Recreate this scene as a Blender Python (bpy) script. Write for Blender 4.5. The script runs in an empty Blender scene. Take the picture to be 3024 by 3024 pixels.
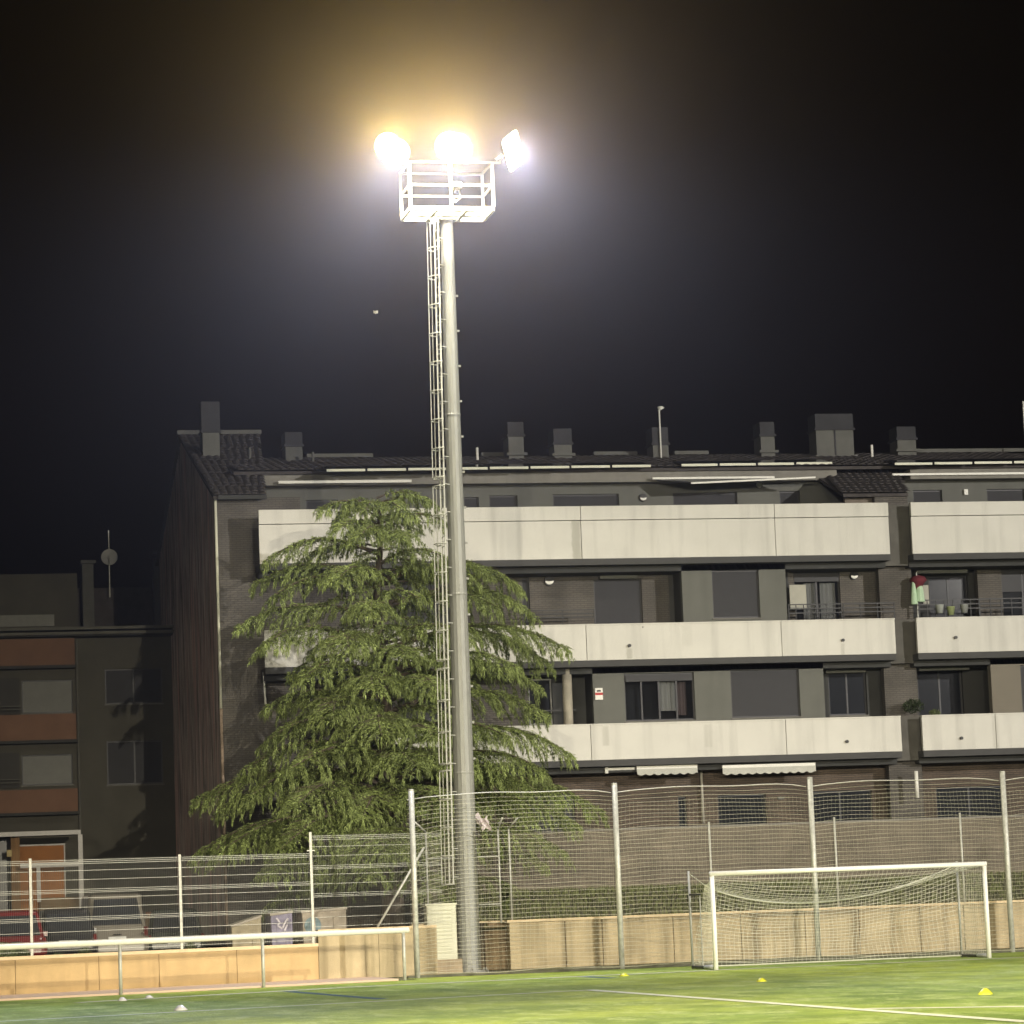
import bpy, math, random
import numpy as np
from mathutils import Vector, Matrix
random.seed(7); RNG = np.random.default_rng(7)
sc = bpy.context.scene
col = sc.collection
PI = math.pi

# ---------------------------------------------------------------- camera
FPX = 9410.93
YAW, PIT, ROL = 0.21500729, 0.12354881, -0.03889311
CAM = Vector((-22.143876, -79.367621, 1.766567))
_F = Vector((math.sin(YAW)*math.cos(PIT), math.cos(YAW)*math.cos(PIT), math.sin(PIT)))
_R0 = Vector((math.cos(YAW), -math.sin(YAW), 0)); _U0 = _R0.cross(_F)
_R = _R0*math.cos(ROL) + _U0*math.sin(ROL); _U = -_R0*math.sin(ROL) + _U0*math.cos(ROL)
cd = bpy.data.cameras.new('camera'); cam = bpy.data.objects.new('camera', cd); col.objects.link(cam)
cd.sensor_width = 36; cd.lens = FPX/3024*36; cd.clip_end = 2000; cd.clip_start = 0.1
M = Matrix.Identity(4)
for i in range(3):
    M[i][0] = _R[i]; M[i][1] = _U[i]; M[i][2] = -_F[i]; M[i][3] = CAM[i]
cam.matrix_world = M
sc.camera = cam
# ---------------------------------------------------------------- world: night sky
w = bpy.data.worlds.new('World'); sc.world = w; w.use_nodes = True
nt = w.node_tree; bg = nt.nodes['Background']
sky = nt.nodes.new('ShaderNodeTexSky'); sky.sky_type = 'NISHITA'; sky.sun_disc = False
sky.sun_elevation = math.radians(-3); sky.sun_rotation = math.radians(180)
nt.links.new(sky.outputs[0], bg.inputs[0]); bg.inputs[1].default_value = 0.03
sc.view_settings.view_transform = 'Standard'; sc.view_settings.look = 'None'
sc.view_settings.exposure = 0; sc.view_settings.gamma = 1; sc.view_settings.use_curve_mapping = False
sc.cycles.use_denoising = True
sc.cycles.max_bounces = 5; sc.cycles.diffuse_bounces = 3; sc.cycles.glossy_bounces = 2
sc.cycles.transmission_bounces = 3; sc.cycles.volume_bounces = 0; sc.cycles.transparent_max_bounces = 12
sc.cycles.sample_clamp_indirect = 3

# ---------------------------------------------------------------- unseen floodlights of the other masts round the pitch, plus two added turf fills
def spot(name, loc, target, power, cone, blend, color, radius=0.35):
    l = bpy.data.lights.new(name, 'SPOT'); l.energy = power; l.spot_size = math.radians(cone); l.spot_blend = blend
    l.color = color; l.shadow_soft_size = radius
    o = bpy.data.objects.new(name, l); col.objects.link(o); o.location = loc
    o.rotation_euler = (Vector(target)-Vector(loc)).to_track_quat('-Z', 'Y').to_euler()
    return o
WARM = (1.0, 0.90, 0.68)
spot('unseen_spot', (-56, -150, 17), (-14, -45, 0), 390000, 25, 0.9, WARM)
spot('unseen_spot', (3, -150, 17), (-4, -45, 0), 520000, 25, 0.9, WARM)
spot('unseen_spot', (-27, -152, 17), (0, -45, 0), 300000, 25, 0.9, WARM)
spot('unseen_spot', (-48, -66, 22), (-13, -36, 0), 400000, 27, 1.0, WARM)  # added fill spot, brightens the turf at the left
spot('unseen_spot', (34, -70, 22), (-3, -22, 0), 240000, 32, 1.0, WARM)  # second added fill, lifts the turf in front of the goal
spot('unseen_spot', (62, -68, 27), (12, 22, 8), 375000, 43, 0.6, (1.0, 0.945, 0.85))

# ---------------------------------------------------------------- helpers
def ray(px, py): return _F + _R*((px-1512)/FPX) - _U*((py-1512)/FPX)
def at(px, py, Y):
    d = ray(px, py); return CAM + d*((Y-CAM.y)/d.y)
def atz(px, py, Z=0.0):
    d = ray(px, py); return CAM + d*((Z-CAM.z)/d.z)
SL = 0.336
def onl(px, py, off):          # vertical plane through the slightly slanted touchline side
    d = ray(px, py)            # Y = SL*(X+18.1)+off
    t = (SL*(CAM.x+18.1)+off-CAM.y)/(d.y-SL*d.x); return CAM + d*t
def yl(X, off): return SL*(X+18.1)+off

def tag(o, label=None, cat=None, group=None, kind=None):
    if label: o['label'] = label
    if cat: o['category'] = cat
    if group: o['group'] = group
    if kind: o['kind'] = kind
    return o
def thing(name, label, cat, loc=(0, 0, 0), group=None):
    o = bpy.data.objects.new(name, None); col.objects.link(o); o.location = loc; o.empty_display_size = .2
    return tag(o, label, cat, group)
def wloc(p):
    v = Vector((0, 0, 0))
    while p: v = v + p.location; p = p.parent
    return v
class MB:
    def __init__(s): s.v = []; s.f = []
    def quad(s, a, b, c, d): n = len(s.v); s.v += [tuple(a), tuple(b), tuple(c), tuple(d)]; s.f.append((n, n+1, n+2, n+3)); return s
    def tri(s, a, b, c): n = len(s.v); s.v += [tuple(a), tuple(b), tuple(c)]; s.f.append((n, n+1, n+2)); return s
    def box(s, x0, x1, y0, y1, z0, z1):
        x0, x1 = min(x0, x1), max(x0, x1); y0, y1 = min(y0, y1), max(y0, y1); z0, z1 = min(z0, z1), max(z0, z1)
        n = len(s.v)
        s.v += [(x0,y0,z0),(x1,y0,z0),(x1,y1,z0),(x0,y1,z0),(x0,y0,z1),(x1,y0,z1),(x1,y1,z1),(x0,y1,z1)]
        s.f += [(n,n+3,n+2,n+1),(n+4,n+5,n+6,n+7),(n,n+1,n+5,n+4),(n+1,n+2,n+6,n+5),(n+2,n+3,n+7,n+6),(n+3,n,n+4,n+7)]
        return s
    def hexa(s, p):            # eight corners, bottom ring then top ring
        n = len(s.v); s.v += [tuple(q) for q in p]
        s.f += [(n,n+3,n+2,n+1),(n+4,n+5,n+6,n+7),(n,n+1,n+5,n+4),(n+1,n+2,n+6,n+5),(n+2,n+3,n+7,n+6),(n+3,n,n+4,n+7)]
        return s
    def bar(s, a, b, wx, wz):  # rectangular bar between two points
        a = Vector(a); b = Vector(b); d = (b-a).normalized()
        up = Vector((0,0,1)) if abs(d.z) < .95 else Vector((0,1,0))
        r = d.cross(up).normalized()*wx/2; u = r.cross(d).normalized()*wz/2
        return s.hexa([a-r-u, a+r-u, b+r-u, b-r-u, a-r+u, a+r+u, b+r+u, b-r+u])
    def tube(s, a, b, r0, r1=None, n=10, cap=True):
        r1 = r0 if r1 is None else r1
        a = Vector(a); b = Vector(b); d = (b-a).normalized()
        up = Vector((0,0,1)) if abs(d.z) < .95 else Vector((0,1,0))
        e1 = d.cross(up).normalized(); e2 = d.cross(e1)
        k = len(s.v)
        for c, r in ((a, r0), (b, r1)):
            for i in range(n):
                t = 2*PI*i/n; s.v.append(tuple(c + e1*math.cos(t)*r + e2*math.sin(t)*r))
        for i in range(n): j = (i+1) % n; s.f.append((k+i, k+j, k+n+j, k+n+i))
        if cap: s.f.append(tuple(k+i for i in reversed(range(n)))); s.f.append(tuple(k+n+i for i in range(n)))
        return s
    def path(s, pts, r, n=6):
        for a, b in zip(pts[:-1], pts[1:]): s.tube(a, b, r, r, n, True)
        return s
    def prism(s, poly, axis, a, b):   # polygon in the plane normal to axis, from a to b along it
        n = len(poly); k = len(s.v)
        for t in (a, b):
            for p, q in poly:
                s.v.append((t,p,q) if axis == 'x' else (p,t,q) if axis == 'y' else (p,q,t))
        for i in range(n): j = (i+1) % n; s.f.append((k+i, k+j, k+n+j, k+n+i))
        s.f.append(tuple(k+i for i in reversed(range(n)))); s.f.append(tuple(k+n+i for i in range(n)))
        return s
    def lathe(s, c, prof, n=20):
        k = len(s.v)
        for r, z in prof:
            for i in range(n): t = 2*PI*i/n; s.v.append((c[0]+r*math.cos(t), c[1]+r*math.sin(t), c[2]+z))
        for m in range(len(prof)-1):
            for i in range(n): j = (i+1) % n; s.f.append((k+m*n+i, k+m*n+j, k+(m+1)*n+j, k+(m+1)*n+i))
        return s
    def build(s, name, mat, parent=None, smooth=False, label=None, cat=None, group=None, kind=None, bevel=0):
        off = wloc(parent)
        me = bpy.data.meshes.new(name)
        me.from_pydata([(x-off.x, y-off.y, z-off.z) for x, y, z in s.v], [], s.f)
        me.materials.append(mat)
        if smooth: me.polygons.foreach_set('use_smooth', [True]*len(me.polygons))
        o = bpy.data.objects.new(name, me); col.objects.link(o)
        if parent: o.parent = parent
        if bevel:
            b = o.modifiers.new('bevel', 'BEVEL'); b.width = bevel; b.segments = 2; b.limit_method = 'ANGLE'
        return tag(o, label, cat, group, kind)
def dup(o, parent=None, dloc=None):
    c = o.copy(); col.objects.link(c)
    if parent: c.parent = parent
    for ch in list(o.children): dup(ch, c)
    return c

# ---------------------------------------------------------------- materials
MATS = {}
def mat(name, c, rough=.8, var=.18, scale=3.0, bump=0.0, bscale=30, metal=0, streak=0, streakcol=None, spec=.4, sheen=0, stretch=(1,1,1)):
    if name in MATS: return MATS[name]
    m = bpy.data.materials.new(name); m.use_nodes = True; n = m.node_tree.nodes; L = m.node_tree.links
    b = n['Principled BSDF']; b.inputs['Roughness'].default_value = rough; b.inputs['Metallic'].default_value = metal
    b.inputs['Specular IOR Level'].default_value = spec
    tc = n.new('ShaderNodeTexCoord'); mp = n.new('ShaderNodeMapping'); L.new(tc.outputs['Object'], mp.inputs[0]); mp.inputs['Scale'].default_value = stretch
    nz = n.new('ShaderNodeTexNoise'); nz.inputs['Scale'].default_value = scale; nz.inputs['Detail'].default_value = 6; nz.inputs['Roughness'].default_value = .6
    L.new(mp.outputs[0], nz.inputs['Vector'])
    rp = n.new('ShaderNodeValToRGB'); L.new(nz.outputs[0], rp.inputs[0])
    rp.color_ramp.elements[0].position = .3; rp.color_ramp.elements[1].position = .7
    rp.color_ramp.elements[0].color = (*[x*(1-var) for x in c], 1); rp.color_ramp.elements[1].color = (*[min(1, x*(1+var)) for x in c], 1)
    out = rp.outputs[0]
    if streak:
        mp2 = n.new('ShaderNodeMapping'); mp2.inputs['Scale'].default_value = (1, 1, .06); L.new(tc.outputs['Object'], mp2.inputs[0])
        n2 = n.new('ShaderNodeTexNoise'); n2.inputs['Scale'].default_value = 2.3; n2.inputs['Detail'].default_value = 7; L.new(mp2.outputs[0], n2.inputs['Vector'])
        r2 = n.new('ShaderNodeValToRGB'); r2.color_ramp.elements[0].position = .5; r2.color_ramp.elements[1].position = .72
        r2.color_ramp.elements[0].color = (0,0,0,1); r2.color_ramp.elements[1].color = (streak,)*3+(1,)
        L.new(n2.outputs[0], r2.inputs[0])
        mx = n.new('ShaderNodeMixRGB'); L.new(r2.outputs[0], mx.inputs[0]); L.new(out, mx.inputs[1]); sc_ = streakcol or tuple(x*.45 for x in c)
        mx.inputs[2].default_value = (*sc_, 1); out = mx.outputs[0]
    L.new(out, b.inputs['Base Color'])
    if bump:
        n3 = n.new('ShaderNodeTexNoise'); n3.inputs['Scale'].default_value = bscale; n3.inputs['Detail'].default_value = 5; L.new(mp.outputs[0], n3.inputs['Vector'])
        bp = n.new('ShaderNodeBump'); bp.inputs['Strength'].default_value = bump; bp.inputs['Distance'].default_value = .02
        L.new(n3.outputs[0], bp.inputs['Height']); L.new(bp.outputs[0], b.inputs['Normal'])
    MATS[name] = m; return m
def brickmat(name, c1, c2, mortar, bw=.25, bh=.075):
    if name in MATS: return MATS[name]
    m = bpy.data.materials.new(name); m.use_nodes = True; n = m.node_tree.nodes; L = m.node_tree.links; b = n['Principled BSDF']
    b.inputs['Roughness'].default_value = .85
    tc = n.new('ShaderNodeTexCoord'); sp = n.new('ShaderNodeSeparateXYZ'); L.new(tc.outputs['Object'], sp.inputs[0])
    ad = n.new('ShaderNodeMath'); L.new(sp.outputs[0], ad.inputs[0]); L.new(sp.outputs[1], ad.inputs[1])
    cb = n.new('ShaderNodeCombineXYZ'); L.new(ad.outputs[0], cb.inputs[0]); L.new(sp.outputs[2], cb.inputs[1])
    br = n.new('ShaderNodeTexBrick'); br.inputs['Scale'].default_value = 1; br.inputs['Brick Width'].default_value = bw; br.inputs['Row Height'].default_value = bh
    br.inputs['Mortar Size'].default_value = .012; br.inputs['Color1'].default_value = (*c1,1); br.inputs['Color2'].default_value = (*c2,1); br.inputs['Mortar'].default_value = (*mortar,1)
    L.new(cb.outputs[0], br.inputs['Vector'])
    nz = n.new('ShaderNodeTexNoise'); nz.inputs['Scale'].default_value = 1.2; nz.inputs['Detail'].default_value = 6; L.new(tc.outputs['Object'], nz.inputs['Vector'])
    mr = n.new('ShaderNodeMapRange'); mr.inputs[1].default_value = .3; mr.inputs[2].default_value = .7; mr.inputs[3].default_value = .7; mr.inputs[4].default_value = 1.2; L.new(nz.outputs[0], mr.inputs[0])
    mx = n.new('ShaderNodeMixRGB'); mx.blend_type = 'MULTIPLY'; mx.inputs[0].default_value = 1; L.new(br.outputs[0], mx.inputs[1]); L.new(mr.outputs[0], mx.inputs[2])
    L.new(mx.outputs[0], b.inputs['Base Color'])
    bp = n.new('ShaderNodeBump'); bp.inputs['Strength'].default_value = .5; bp.inputs['Distance'].default_value = .01; bp.invert = True
    L.new(br.outputs['Fac'], bp.inputs['Height']); L.new(bp.outputs[0], b.inputs['Normal'])
    MATS[name] = m; return m
def emis(name, c, s):
    m = bpy.data.materials.new(name); m.use_nodes = True; b = m.node_tree.nodes['Principled BSDF']
    b.inputs['Base Color'].default_value = (*c,1); b.inputs['Emission Color'].default_value = (*c,1); b.inputs['Emission Strength'].default_value = s
    return m
def stained(name, c, stains, streak=.6):
    """pale concrete with rain streaks and individually placed stains (x, half width, z top, z bottom, strength)"""
    m = mat(name, c, .75, .05, .8, .15, 60, streak=streak, streakcol=tuple(x*.66 for x in c))
    n = m.node_tree.nodes; L = m.node_tree.links; b = n['Principled BSDF']; src = b.inputs['Base Color'].links[0].from_socket
    g = n.new('ShaderNodeNewGeometry'); sp = n.new('ShaderNodeSeparateXYZ'); L.new(g.outputs['Position'], sp.inputs[0])
    tn = n.new('ShaderNodeTexNoise'); tn.inputs['Scale'].default_value = 5; tn.inputs['Detail'].default_value = 5; L.new(g.outputs['Position'], tn.inputs['Vector'])
    def mth(op, a, bb):
        q = n.new('ShaderNodeMath'); q.operation = op
        for i, x in enumerate((a, bb)):
            if isinstance(x, (int, float)): q.inputs[i].default_value = x
            else: L.new(x, q.inputs[i])
        return q.outputs[0]
    for x, hw, z1, z0, st in stains:
        dx = mth('ABSOLUTE', mth('SUBTRACT', sp.outputs[0], x), 0)
        mr = n.new('ShaderNodeMapRange'); mr.interpolation_type = 'SMOOTHSTEP'
        L.new(mth('ADD', dx, mth('MULTIPLY', mth('SUBTRACT', tn.outputs[0], .5), hw)), mr.inputs[0])
        mr.inputs[1].default_value = hw*.6; mr.inputs[2].default_value = hw*1.25; mr.inputs[3].default_value = st; mr.inputs[4].default_value = 0
        mz = mth('MULTIPLY', mth('LESS_THAN', sp.outputs[2], z1), mth('GREATER_THAN', sp.outputs[2], z0))
        mx = n.new('ShaderNodeMixRGB'); L.new(mth('MULTIPLY', mr.outputs[0], mz), mx.inputs[0]); L.new(src, mx.inputs[1])
        mx.inputs[2].default_value = (c[0]*.45, c[1]*.45, c[2]*.4, 1); src = mx.outputs[0]
    L.new(src, b.inputs['Base Color']); return m

galv = mat('galvanised_steel', (.50,.50,.46), .5, .2, 9, metal=.25, streak=.4)
galvp = mat('mast_steel', (.27,.27,.25), .5, .14, 5, .2, 25, metal=.15, streak=.5, streakcol=(.30,.31,.29), stretch=(3,3,.4))
wire = mat('fence_wire', (.55,.55,.5), .5, .1, 9, metal=.2)
white = mat('white_paint', (.80,.79,.74), .45, .04, 6)
cord = mat('net_cord', (.62,.60,.48), .8, .1, 9)
gcord = mat('goal_net_cord', (.72,.70,.60), .8, .1, 9)
ochre = mat('ochre_render', (.52,.375,.19), .85, .16, 1.3, .3, 40, streak=.7, streakcol=(.40,.28,.15))
ochre2 = mat('ochre_concrete', (.47,.385,.24), .85, .18, 1.5, .4, 40, streak=1, streakcol=(.27,.22,.13)); [setattr(q.color_ramp.elements[0], 'position', .47) or setattr(q.color_ramp.elements[1], 'position', .68) for q in ochre2.node_tree.nodes if q.type == 'VALTORGB' and q.color_ramp.elements[0].color[0] == 0]
coping = mat('pale_coping', (.66,.52,.33), .8, .1, 3, .2, 40)
pinkpave = mat('pink_paving', (.62,.46,.34), .85, .08, 3, .3, 40)
dirt = mat('worn_ground', (.16,.155,.08), .9, .35, 1.6, .5, 20)
asphalt = mat('asphalt', (.04,.04,.045), .85, .2, 4, .4, 60)
slopegrass = mat('slope_grass', (.055,.065,.022), .9, .55, 2.2, .8, 14)
roofm = mat('roof_tile_clay', (.060,.053,.052), .85, .3, 3, .3, 20)
plaster = mat('grey_render', (.135,.137,.125), .85, .06, 1.5, .2, 80, streak=.2)
darkr = mat('dark_render', (.045,.046,.045), .85, .1, 1.5, .2, 80)
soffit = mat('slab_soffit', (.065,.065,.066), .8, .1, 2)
alu = mat('grey_aluminium', (.05,.05,.055), .5, .05, 4, metal=.3)
blind = mat('roller_shutter', (.038,.038,.043), .6, .08, 3)
blindl = mat('pale_shutter', (.20,.20,.19), .6, .08, 3)
curtain = mat('curtain_fabric', (.60,.57,.50), .9, .15, 8, stretch=(6,6,.3))
blackm = mat('black_metal', (.02,.02,.022), .5, .05, 4)
darkglass = mat('window_glass', (.018,.02,.026), .08, .1, 1, spec=.6)
chimm = mat('chimney_render', (.125,.125,.115), .85, .12, 3, .2, 30, streak=.3)
chimd = mat('chimney_cowl', (.04,.04,.045), .85, .2, 3)
fascia = mat('fascia_concrete', (.22,.21,.19), .8, .12, 2.5, streak=.3)
brickg = brickmat('grey_brown_brick', (.125,.112,.098), (.105,.095,.085), (.06,.056,.052))
brickr = brickmat('brown_brick', (.125,.092,.068), (.10,.076,.058), (.05,.042,.036))
brickw = brickmat('terrace_wall_brick', (.165,.138,.105), (.14,.118,.092), (.10,.085,.068), .4, .2)
conc = (.66,.645,.605)

# ---------------------------------------------------------------- ground, pitch and its markings
m = MB(); m.quad((-260,-200,-.012),(260,-200,-.012),(260,260,-.012),(-260,260,-.012)); m.build('ground', dirt, kind='structure')
def turfmat():
    m = bpy.data.materials.new('artificial_turf'); m.use_nodes = True; n = m.node_tree.nodes; L = m.node_tree.links; b = n['Principled BSDF']
    tc = n.new('ShaderNodeTexCoord')
    def noise(scale, st, det=6, ro=.6):
        mp = n.new('ShaderNodeMapping'); mp.inputs['Scale'].default_value = st; L.new(tc.outputs['Object'], mp.inputs[0])
        z = n.new('ShaderNodeTexNoise'); z.inputs['Scale'].default_value = scale; z.inputs['Detail'].default_value = det; z.inputs['Roughness'].default_value = ro
        L.new(mp.outputs[0], z.inputs['Vector']); return z.outputs[0]
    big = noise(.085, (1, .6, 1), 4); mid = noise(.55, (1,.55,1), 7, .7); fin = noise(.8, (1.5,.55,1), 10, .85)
    r = n.new('ShaderNodeValToRGB'); L.new(big, r.inputs[0])
    r.color_ramp.elements[0].position = .40; r.color_ramp.elements[1].position = .60
    r.color_ramp.elements[0].color = (.27,.37,.075,1); r.color_ramp.elements[1].color = (.40,.47,.06,1)
    r2 = n.new('ShaderNodeValToRGB'); L.new(mid, r2.inputs[0]); r2.color_ramp.elements[0].position = .42; r2.color_ramp.elements[1].position = .60
    r2.color_ramp.elements[0].color = (.74,.78,.72,1); r2.color_ramp.elements[1].color = (1.25,1.22,1.15,1)
    mx = n.new('ShaderNodeMixRGB'); mx.blend_type = 'MULTIPLY'; mx.inputs[0].default_value = 1; L.new(r.outputs[0], mx.inputs[1]); L.new(r2.outputs[0], mx.inputs[2])
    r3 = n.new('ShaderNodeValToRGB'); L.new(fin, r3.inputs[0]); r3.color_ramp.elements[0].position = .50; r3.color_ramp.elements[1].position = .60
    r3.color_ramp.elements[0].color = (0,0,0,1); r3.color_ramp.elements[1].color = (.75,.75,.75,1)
    m2 = n.new('ShaderNodeMixRGB'); L.new(r3.outputs[0], m2.inputs[0]); L.new(mx.outputs[0], m2.inputs[1]); m2.inputs[2].default_value = (.58,.66,.26,1)  # pale patches: lamp glare on the fibres painted into the colour
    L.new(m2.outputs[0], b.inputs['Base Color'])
    b.inputs['Roughness'].default_value = .6; b.inputs['Specular IOR Level'].default_value = .14
    bp = n.new('ShaderNodeBump'); bp.inputs['Strength'].default_value = .9; bp.inputs['Distance'].default_value = .12
    f2 = noise(3, (1,.45,1), 8, .75); L.new(f2, bp.inputs['Height']); L.new(bp.outputs[0], b.inputs['Normal'])
    return m
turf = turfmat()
m = MB(); n = len(m.v)
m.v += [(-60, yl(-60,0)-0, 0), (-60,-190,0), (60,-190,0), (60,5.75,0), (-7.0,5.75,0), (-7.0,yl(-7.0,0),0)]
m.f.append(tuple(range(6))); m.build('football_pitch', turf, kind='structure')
wp = mat('white_line_yarn', (.72,.74,.58), .8, .15, 12); bp_ = mat('blue_line_yarn', (.07,.14,.15), .8, .15, 12)
def line(a, b, wd, z, mt, label):
    a = Vector(a); b = Vector(b); d = (b-a); d.z = 0; d.normalize(); r = Vector((-d.y, d.x, 0))*wd/2
    q = MB().quad((a-r)[:2]+(z,), (b-r)[:2]+(z,), (b+r)[:2]+(z,), (a+r)[:2]+(z,)); return q.build('pitch_line', mt, kind='structure', label=label)
g0, g1, g2, g3 = atz(230,2961), atz(1000,2917.5), atz(2110,2866), atz(3060,2827)
line(g0, g1, .5, .004, wp, 'white goal line running past the railing'); line(g1, g2, .45, .008, wp, 'white goal line in front of the net fence'); line(g2, g3, .4, .012, wp, 'white goal line under the goal')
a, b, c_ = atz(-60,3020), atz(1737,2924), atz(3060,3020)
line(a, b, .30, .004, wp, 'white pitch line nearer than the goal line'); line(b, c_, .26, .008, wp, 'white side line running towards the viewer')
line(atz(2555,2979), atz(3060,2972), .3, .004, wp, 'short white line at the right in front of the goal')
line(atz(850,2928), atz(1130,2951), .3, .004, bp_, 'blue line of the smaller pitch')
line(atz(1710,2884), atz(1815,2889), .3, .004, bp_, 'blue line stub by the yellow disc')
# paving strip beside the railing
m = MB(); X0, X1 = -40, -7.55
for xa, xb in ((X0, X1),): m.hexa([(xa,yl(xa,.04),-.01),(xb,yl(xb,.04),-.01),(xb,yl(xb,4.4),-.01),(xa,yl(xa,4.4),-.01),(xa,yl(xa,.04),.05),(xb,yl(xb,.04),.05),(xb,yl(xb,4.4),.05),(xa,yl(xa,4.4),.05)])
m.build('paved_strip', pinkpave, kind='structure')
m = MB().box(-6.9, 40, 5.76, 5.9, -.01, .07); m.build('kerb', mat('dark_kerb', (.10,.10,.07), .9, .3, 3), kind='structure')
# street behind the left wall, and the banks
m = MB(); m.quad((-90,7.5,.55),(-4.4,12.3,.55),(-4.4,60,1.0),(-90,60,1.0)); m.build('street', asphalt, kind='structure')
m = MB()
nx, ny = 60, 16; xs = np.linspace(-4.35, 60, nx); ys = np.linspace(12.25, 24.05, ny)
for j, y in enumerate(ys):
    for i, x in enumerate(xs):
        t = (y-12.25)/11.8; m.v.append((x, y, 1.18+1.0*min(1, t*1.6)+RNG.normal()*.05*(0 < j < ny-1)))
for j in range(ny-1):
    for i in range(nx-1): k = j*nx+i; m.f.append((k, k+1, k+nx+1, k+nx))
bank = m.build('grass_bank', slopegrass, smooth=True, kind='structure')
# tufts of grass growing on the bank and over the wall top
m = MB()
for i in range(9000):
    x = random.uniform(-4.2, 18); y = random.uniform(12.4, 23.9); t = (y-12.25)/11.8; z = 1.18+min(1, t*1.6)
    a_ = random.uniform(0, PI); h = random.uniform(.05, .22); l = .05
    m.tri((x-l*math.cos(a_), y-l*math.sin(a_), z-.02), (x+l*math.cos(a_), y+l*math.sin(a_), z-.02), (x+random.uniform(-.1,.1), y+random.uniform(-.1,.1), z+h))
m.build('grass_tufts', mat('grass_blade', (.10,.12,.035), .8, .4, 3), kind='stuff', label='rough grass growing on the bank above the right wall', cat='grass')

# ---------------------------------------------------------------- left retaining wall (low part, then a taller part)
OFF = 4.4
def slab(m, xa, xb, o0, o1, z0, z1, z1b=None):
    z1b = z1 if z1b is None else z1b
    return m.hexa([(xa,yl(xa,o0),z0),(xb,yl(xb,o0),z0),(xb,yl(xb,o1),z0),(xa,yl(xa,o1),z0),(xa,yl(xa,o0),z1),(xb,yl(xb,o0),z1b),(xb,yl(xb,o1),z1b),(xa,yl(xa,o1),z1)])
ztop = 1.02
xs_ = onl(940, 2793, OFF).x; xe_ = onl(1290, 2770, OFF).x; zhi = onl(1150, 2737, OFF).z
t = thing('retaining_wall', 'low ochre rendered wall behind the railing at the left of the pitch', 'wall', (-12, yl(-12,OFF), 0))
jx = [-30,-25,-20.5] + [onl(px, 2850, OFF).x for px in (45, 292, 470, 700)] + [xs_]
for xa, xb in zip(jx[:-1], jx[1:]):
    slab(MB(), xa+.006, xb-.006, OFF, OFF+.35, 0, ztop-.09).build('render_panel', ochre, t)
slab(MB(), -30, xs_, OFF-.03, OFF+.38, ztop-.09, ztop).build('coping', coping, t)
jx = [xs_, onl(1120, 2850, OFF).x, xe_]
for xa, xb in zip(jx[:-1], jx[1:]):
    slab(MB(), xa+.004, xb-.004, OFF-.02, OFF+.35, 0, zhi-.07).build('render_panel', ochre2, t)
slab(MB(), xs_, xe_, OFF-.04, OFF+.38, zhi-.07, zhi).build('coping', coping, t)
MB().box(xe_-.3, xe_, yl(xe_,OFF)+.35, 11.95, 0, zhi-.02).build('return_wall', ochre2, t)

# right retaining wall (behind the goal) with the niche of the mast
WY = 12.0
def xz(px, py, Y=WY): p = at(px, py, Y); return p.x, p.z
xr = xz(1500, 2715)[0]
t = thing('retaining_wall', 'stained ochre concrete wall below the bank behind the goal', 'wall', (4, WY, 0))
jx = [xr] + [xz(px, 2780)[0] for px in (1535, 1670, 1780, 1990, 2190, 2380, 2540, 2720, 2850)] + [15.5, 18, 20.5, 23, 26, 30]
k = 0
for xa, xb in zip(jx[:-1], jx[1:]):
    k += 1
    MB().box(xa+.012, xb-.012, WY-(.0 if k > 1 else .12), WY+.3, 0, 1.33+.004*(k % 2)).build('concrete_panel', ochre2, t)
MB().box(xr+.02, 30, WY+.03, WY+.28, 0, 1.30).build('wall_core', mat('joint', (.12,.09,.05), .9, .2, 3), t)
MB().box(xr-.03, 30, WY-.05, WY+.36, 1.345, 1.42).build('coping', coping, t)
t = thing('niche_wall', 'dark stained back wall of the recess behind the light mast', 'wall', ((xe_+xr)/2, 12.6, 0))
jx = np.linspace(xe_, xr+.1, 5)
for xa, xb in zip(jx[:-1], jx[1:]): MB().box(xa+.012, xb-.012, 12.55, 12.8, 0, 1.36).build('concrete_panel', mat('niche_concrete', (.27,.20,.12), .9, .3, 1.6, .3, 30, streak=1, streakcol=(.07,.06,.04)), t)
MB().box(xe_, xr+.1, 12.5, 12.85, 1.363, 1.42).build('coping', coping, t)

# railing in front of the left wall
t = thing('handrail', 'galvanised tube handrail on posts along the left edge of the turf', 'railing', (-12, yl(-12,0), 0))
RZ = 1.30
slabx = onl(1197, 2742, 0.0).x
MB().tube((-32, yl(-32,0), RZ), (slabx+.08, yl(slabx+.08,0), RZ), .072, n=12).build('top_rail', mat('rail_zinc', (.80,.79,.72), .32, .04, 6), t, smooth=True)
ps = [onl(355, 2850, 0).x, onl(777, 2850, 0).x, onl(1194, 2850, 0).x]; dx = ps[1]-ps[0]
for x in [ps[0]-dx*3, ps[0]-dx*2, ps[0]-dx] + ps:
    MB().tube((x, yl(x,0), .0), (x, yl(x,0), RZ-.05), .045, n=10).build('post', galv, t, smooth=True)

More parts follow.
